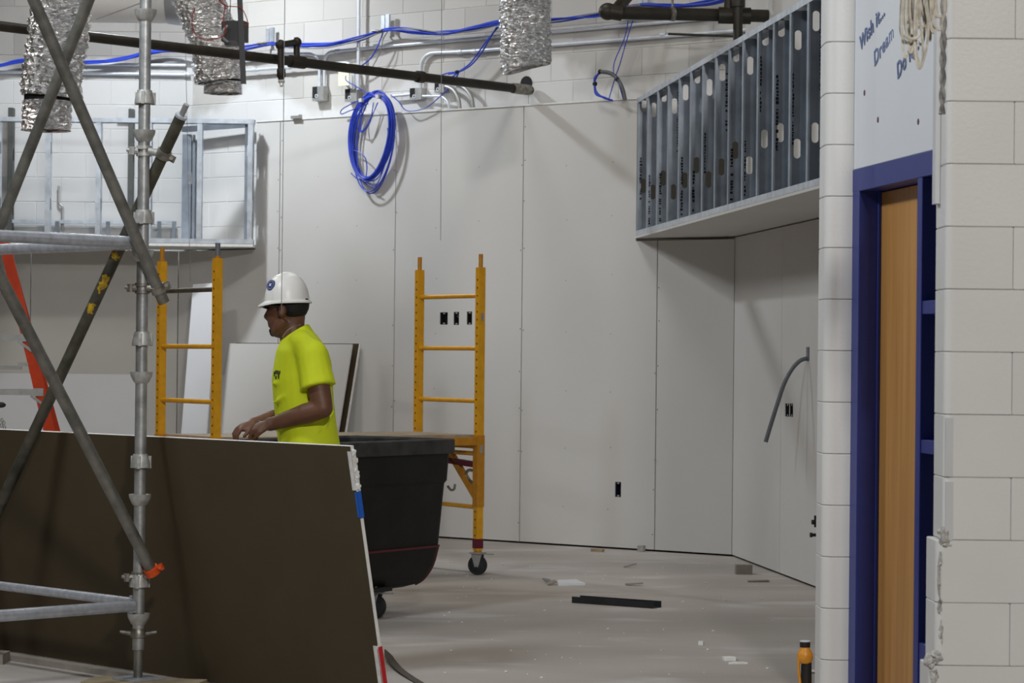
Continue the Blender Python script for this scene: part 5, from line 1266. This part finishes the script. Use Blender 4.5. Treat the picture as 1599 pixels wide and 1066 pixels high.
# shirt
sp_ = []
sp_.append(tor([(484, 697, 0.133, 0.180, 0), (482, 688, 0.134, 0.182, 0), (478, 660, 0.131, 0.178, 0), (474, 625, 0.131, 0.178, 0), (472, 590, 0.132, 0.185, 0), (473, 565, 0.124, 0.180, 0), (472, 547, 0.112, 0.168, 0), (468, 534, 0.090, 0.118, 0, 0.012), (463, 525, 0.071, 0.080, 0, 0.026), (460, 517.5, 0.060, 0.066, 0, 0.038)], 28))
sle_n = sh_n + (el_n - sh_n) * 0.60; sle_f = sh_f + (el_f - sh_f) * 0.60
for s_, e_ in ((sh_n, sle_n), (sh_f, sle_f)):
    sp_.append(cap(s_, 0.072)); sp_.append(tube([s_, (s_ + e_) / 2, e_], [0.071, 0.072, 0.078]))
    sp_.append(tube([mp(468, 530, s_.y - MD if abs(s_.y - MD) < 0.06 else (s_.y - MD) * 0.35), s_ * 0.5 + mp(476, 540, (s_.y - MD) * 0.8) * 0.5, s_], [0.050, 0.062, 0.070]))
# folds: thin ridges running from the waist to the armpit
for (x0, y0, x1, y1, dy0, dy1, r) in ((432, 672, 480, 625, -0.10, -0.165, 0.010), (434, 655, 476, 612, -0.10, -0.165, 0.009), (440, 690, 500, 650, -0.12, -0.165, 0.010), (430, 628, 470, 600, -0.11, -0.17, 0.009), (428, 598, 470, 588, -0.10, -0.17, 0.009), (500, 676, 524, 640, -0.13, -0.10, 0.010), (455, 690, 505, 668, -0.15, -0.16, 0.010)):
    sp_.append(tube([mp(x0, y0, dy0), mp((x0 + x1) / 2, (y0 + y1) / 2 + 3, (dy0 + dy1) / 2 - 0.012), mp(x1, y1, dy1)], [r * 0.7, r, r * 0.7], 8))
shirt = blend(sp_, 0.0075, 'shirt', 'shirt', man, 5, 0.5)
# chest print: dark upright marks
mb = MB()
def surf(px, py):     # nearest shirt vertex to the camera around a pixel
    best = None
    for v in shirt.data.vertices:
        q = v.co - CAM; zc_ = q.dot(fw); x = q.dot(rt) / zc_ * F + 799.5; y = -q.dot(up) / zc_ * F + 533
        if abs(x - px) < 2.2 and abs(y - py) < 2.5 and (best is None or v.co.y < best.y): best = v.co.copy()
    return best
for x, y in ((427.5, 583), (430, 580), (432.5, 583), (435, 579), (430, 587), (434.5, 586)):
    q = surf(x, y)
    if q: mb.box(q + V((-0.001, -0.002, 0)), (0.0055, 0.006, random.uniform(0.012, 0.026)), (V((0.8, -0.6, 0)), V((0.6, 0.8, 0)), UZ))
if mb.v: mb.build('chest_print', 'print_', man, smooth=False)
# neckband chain
mb = MB(); mb.tube(smooth([mp(443, 526, -0.058), mp(452, 515, -0.064), mp(466, 508, -0.052), mp(474, 506, 0.0), mp(466, 508, 0.052), mp(447, 520, 0.055)], 5), 0.0022, 6); mb.build('neck_chain', 'silver', man)
# hair
ha = [MB(), MB()]
ha[0].ell(mp(456, 474), (0.079, 0.0775, 0.078)); ha[1].ell(mp(464, 484), (0.045, 0.070, 0.038))
ha.append(tube([mp(447, 476, -0.070), mp(446, 486, -0.071)], [0.014, 0.007], 8))
for q_ in ha: turn(q_)
blend(ha, 0.007, 'hair', 'hair', man, 3)
# chin beard
blend([turn(tube([mp(424, 515.5, -0.018), mp(421, 516, 0), mp(424, 515.5, 0.018)], [0.010, 0.012, 0.010], 8)), turn(cap(mp(424, 520), 0.016))], 0.005, 'beard', 'hair', man, 2)
# glasses
gl = MB(); gl.tube(smooth([mp(449, 479, -0.079), mp(430, 477, -0.066), mp(419, 478, -0.052), mp(414, 477, -0.02), mp(414, 477, 0.02), mp(419, 478, 0.052), mp(430, 477, 0.066), mp(449, 479, 0.079)], 4), 0.0035, 6)
gls = turn(gl).build('glasses', 'glass', man)
ln = MB(); ln.tube(smooth([mp(424, 481, -0.056), mp(416, 480, -0.035), mp(413.5, 480, -0.008), mp(413.5, 480, 0.008), mp(416, 480, 0.035), mp(424, 481, 0.056)], 4), 0.0135, 8, flat=0.35); turn(ln).build('lens', 'glass', gls)
# trousers, belt, boots
tr_ = [tor([(483, 745, 0.125, 0.175, 0), (484, 712, 0.124, 0.172, 0), (484, 690, 0.120, 0.165, 0)])]
for s_ in (-0.092, 0.092):
    tr_.append(tube([mp(483, 735, s_), mp(480, 870, s_), V((mp(482, 870).x, MD + s_, 0.09))], [0.098, 0.078, 0.064]))
blend(tr_, 0.012, 'trousers', 'pants', man, 4)
mb = MB(); n = 24; ring = lambda z, k: [mp(484, 696) + V((math.cos(2 * PI * j / n) * 0.128 * k, math.sin(2 * PI * j / n) * 0.176 * k, z)) for j in range(n)]
mb.loft([ring(-0.02, 0.97), ring(-0.02, 1.0), ring(0.018, 1.0), ring(0.018, 0.97)], False); mb.build('belt', 'strap', man)
for s_ in (-0.092, 0.092):
    bx = mp(482, 870).x; q = [tube([V((bx, MD + s_, 0.16)), V((bx, MD + s_, 0.05))], [0.056, 0.056]), tube([V((bx + 0.04, MD + s_, 0.045)), V((bx - 0.17, MD + s_, 0.04))], [0.05, 0.04])]
    b_ = blend(q, 0.010, 'boot', 'boot', man, 4)
    mz = min(v.co.z for v in b_.data.vertices)
    for v in b_.data.vertices: v.co.z = max(v.co.z - mz * 0.5, 0.002) if v.co.z < 0.06 else v.co.z
# hard hat
hc = mp(446, 471); n = 28; rings = []
rimz = hc.z
tilt = math.radians(-5)
for k in range(11):
    a = PI / 2 * k / 10; rr = math.cos(a) ** 0.72 if k < 10 else 0.03; zz = math.sin(a) * 0.122
    rings.append([V((hc.x + 0.006 + math.cos(2 * PI * j / n) * 0.097 * rr, MD + math.sin(2 * PI * j / n) * 0.098 * rr, hc.z + zz + 0.006 * 0)) for j in range(n)])
hm = MB(); hm.loft(rings)
def rot_hat(mb_):
    R = Matrix.Rotation(math.radians(-3.0), 3, 'Y'); mb_.v = [tuple(R @ (V(v) - hc) + hc) for v in mb_.v]; return turn(mb_)
hatp = rot_hat(hm).build('hard_hat', 'hat', man, ang=60)
hb_ = MB()     # brim: narrow round, long peak to the front
def br(k, dz, th):
    return [V((hc.x + 0.006 + math.cos(2 * PI * j / n) * (0.097 + k * (0.010 + 0.026 * max(0, -math.cos(2 * PI * j / n)) ** 1.5)), MD + math.sin(2 * PI * j / n) * (0.098 + k * 0.012), hc.z + dz - k * 0.010 * max(0, -math.cos(2 * PI * j / n)) + th)) for j in range(n)]
hb_.loft([br(-0.3, 0.0, 0.004), br(0, 0.0, 0.004), br(1, -0.004, 0.002), br(1, -0.008, -0.002), br(0, -0.006, -0.004), br(-0.3, -0.006, -0.004)], False)
rot_hat(hb_).build('brim', 'hat', hatp, ang=60)
rg_ = MB(); rg_.tube(smooth([hc + V((-0.075, 0, 0.070)), hc + V((-0.04, 0, 0.108)), hc + V((0.006, 0, 0.124)), hc + V((0.055, 0, 0.108)), hc + V((0.085, 0, 0.066))], 5), 0.011, 8, flat=0.6); rot_hat(rg_).build('ridge', 'hat', hatp)
# round emblem sticker on the front left of the hat
sn = V((-0.62, -0.72, 0.30)).normalized(); best = max((V(v) for v in hm.v), key=lambda v: (v - hc - V((0.006, 0, 0.060))).dot(V((-0.66, -0.74, 0))) - abs(v.z - hc.z - 0.066) * 2)
mb = MB(); mb.lathe([(0.0235, -0.006), (0.0235, 0.0035)], best, sn, 20); sk_ = mb.build('sticker', 'sticker', hatp)
mb = MB(); mb.lathe([(0.0195, 0.0030), (0.0195, 0.0042)], best, sn, 20); mb.build('sticker_ring', 'boxm', sk_)
mb = MB(); mb.lathe([(0.0165, 0.0040), (0.0165, 0.0048)], best, sn, 20); mb.build('sticker_disc', 'sticker', sk_)
st_ = MB(); a_ = sn.orthogonal().normalized(); b_ = sn.cross(a_)
st_.prism([((0.010 if k % 2 == 0 else 0.004) * math.cos(PI * k / 4), (0.010 if k % 2 == 0 else 0.004) * math.sin(PI * k / 4)) for k in range(8)], best + sn * 0.0045, a_, b_, sn * 0.001); st_.build('sticker_star', 'white', sk_, smooth=False)
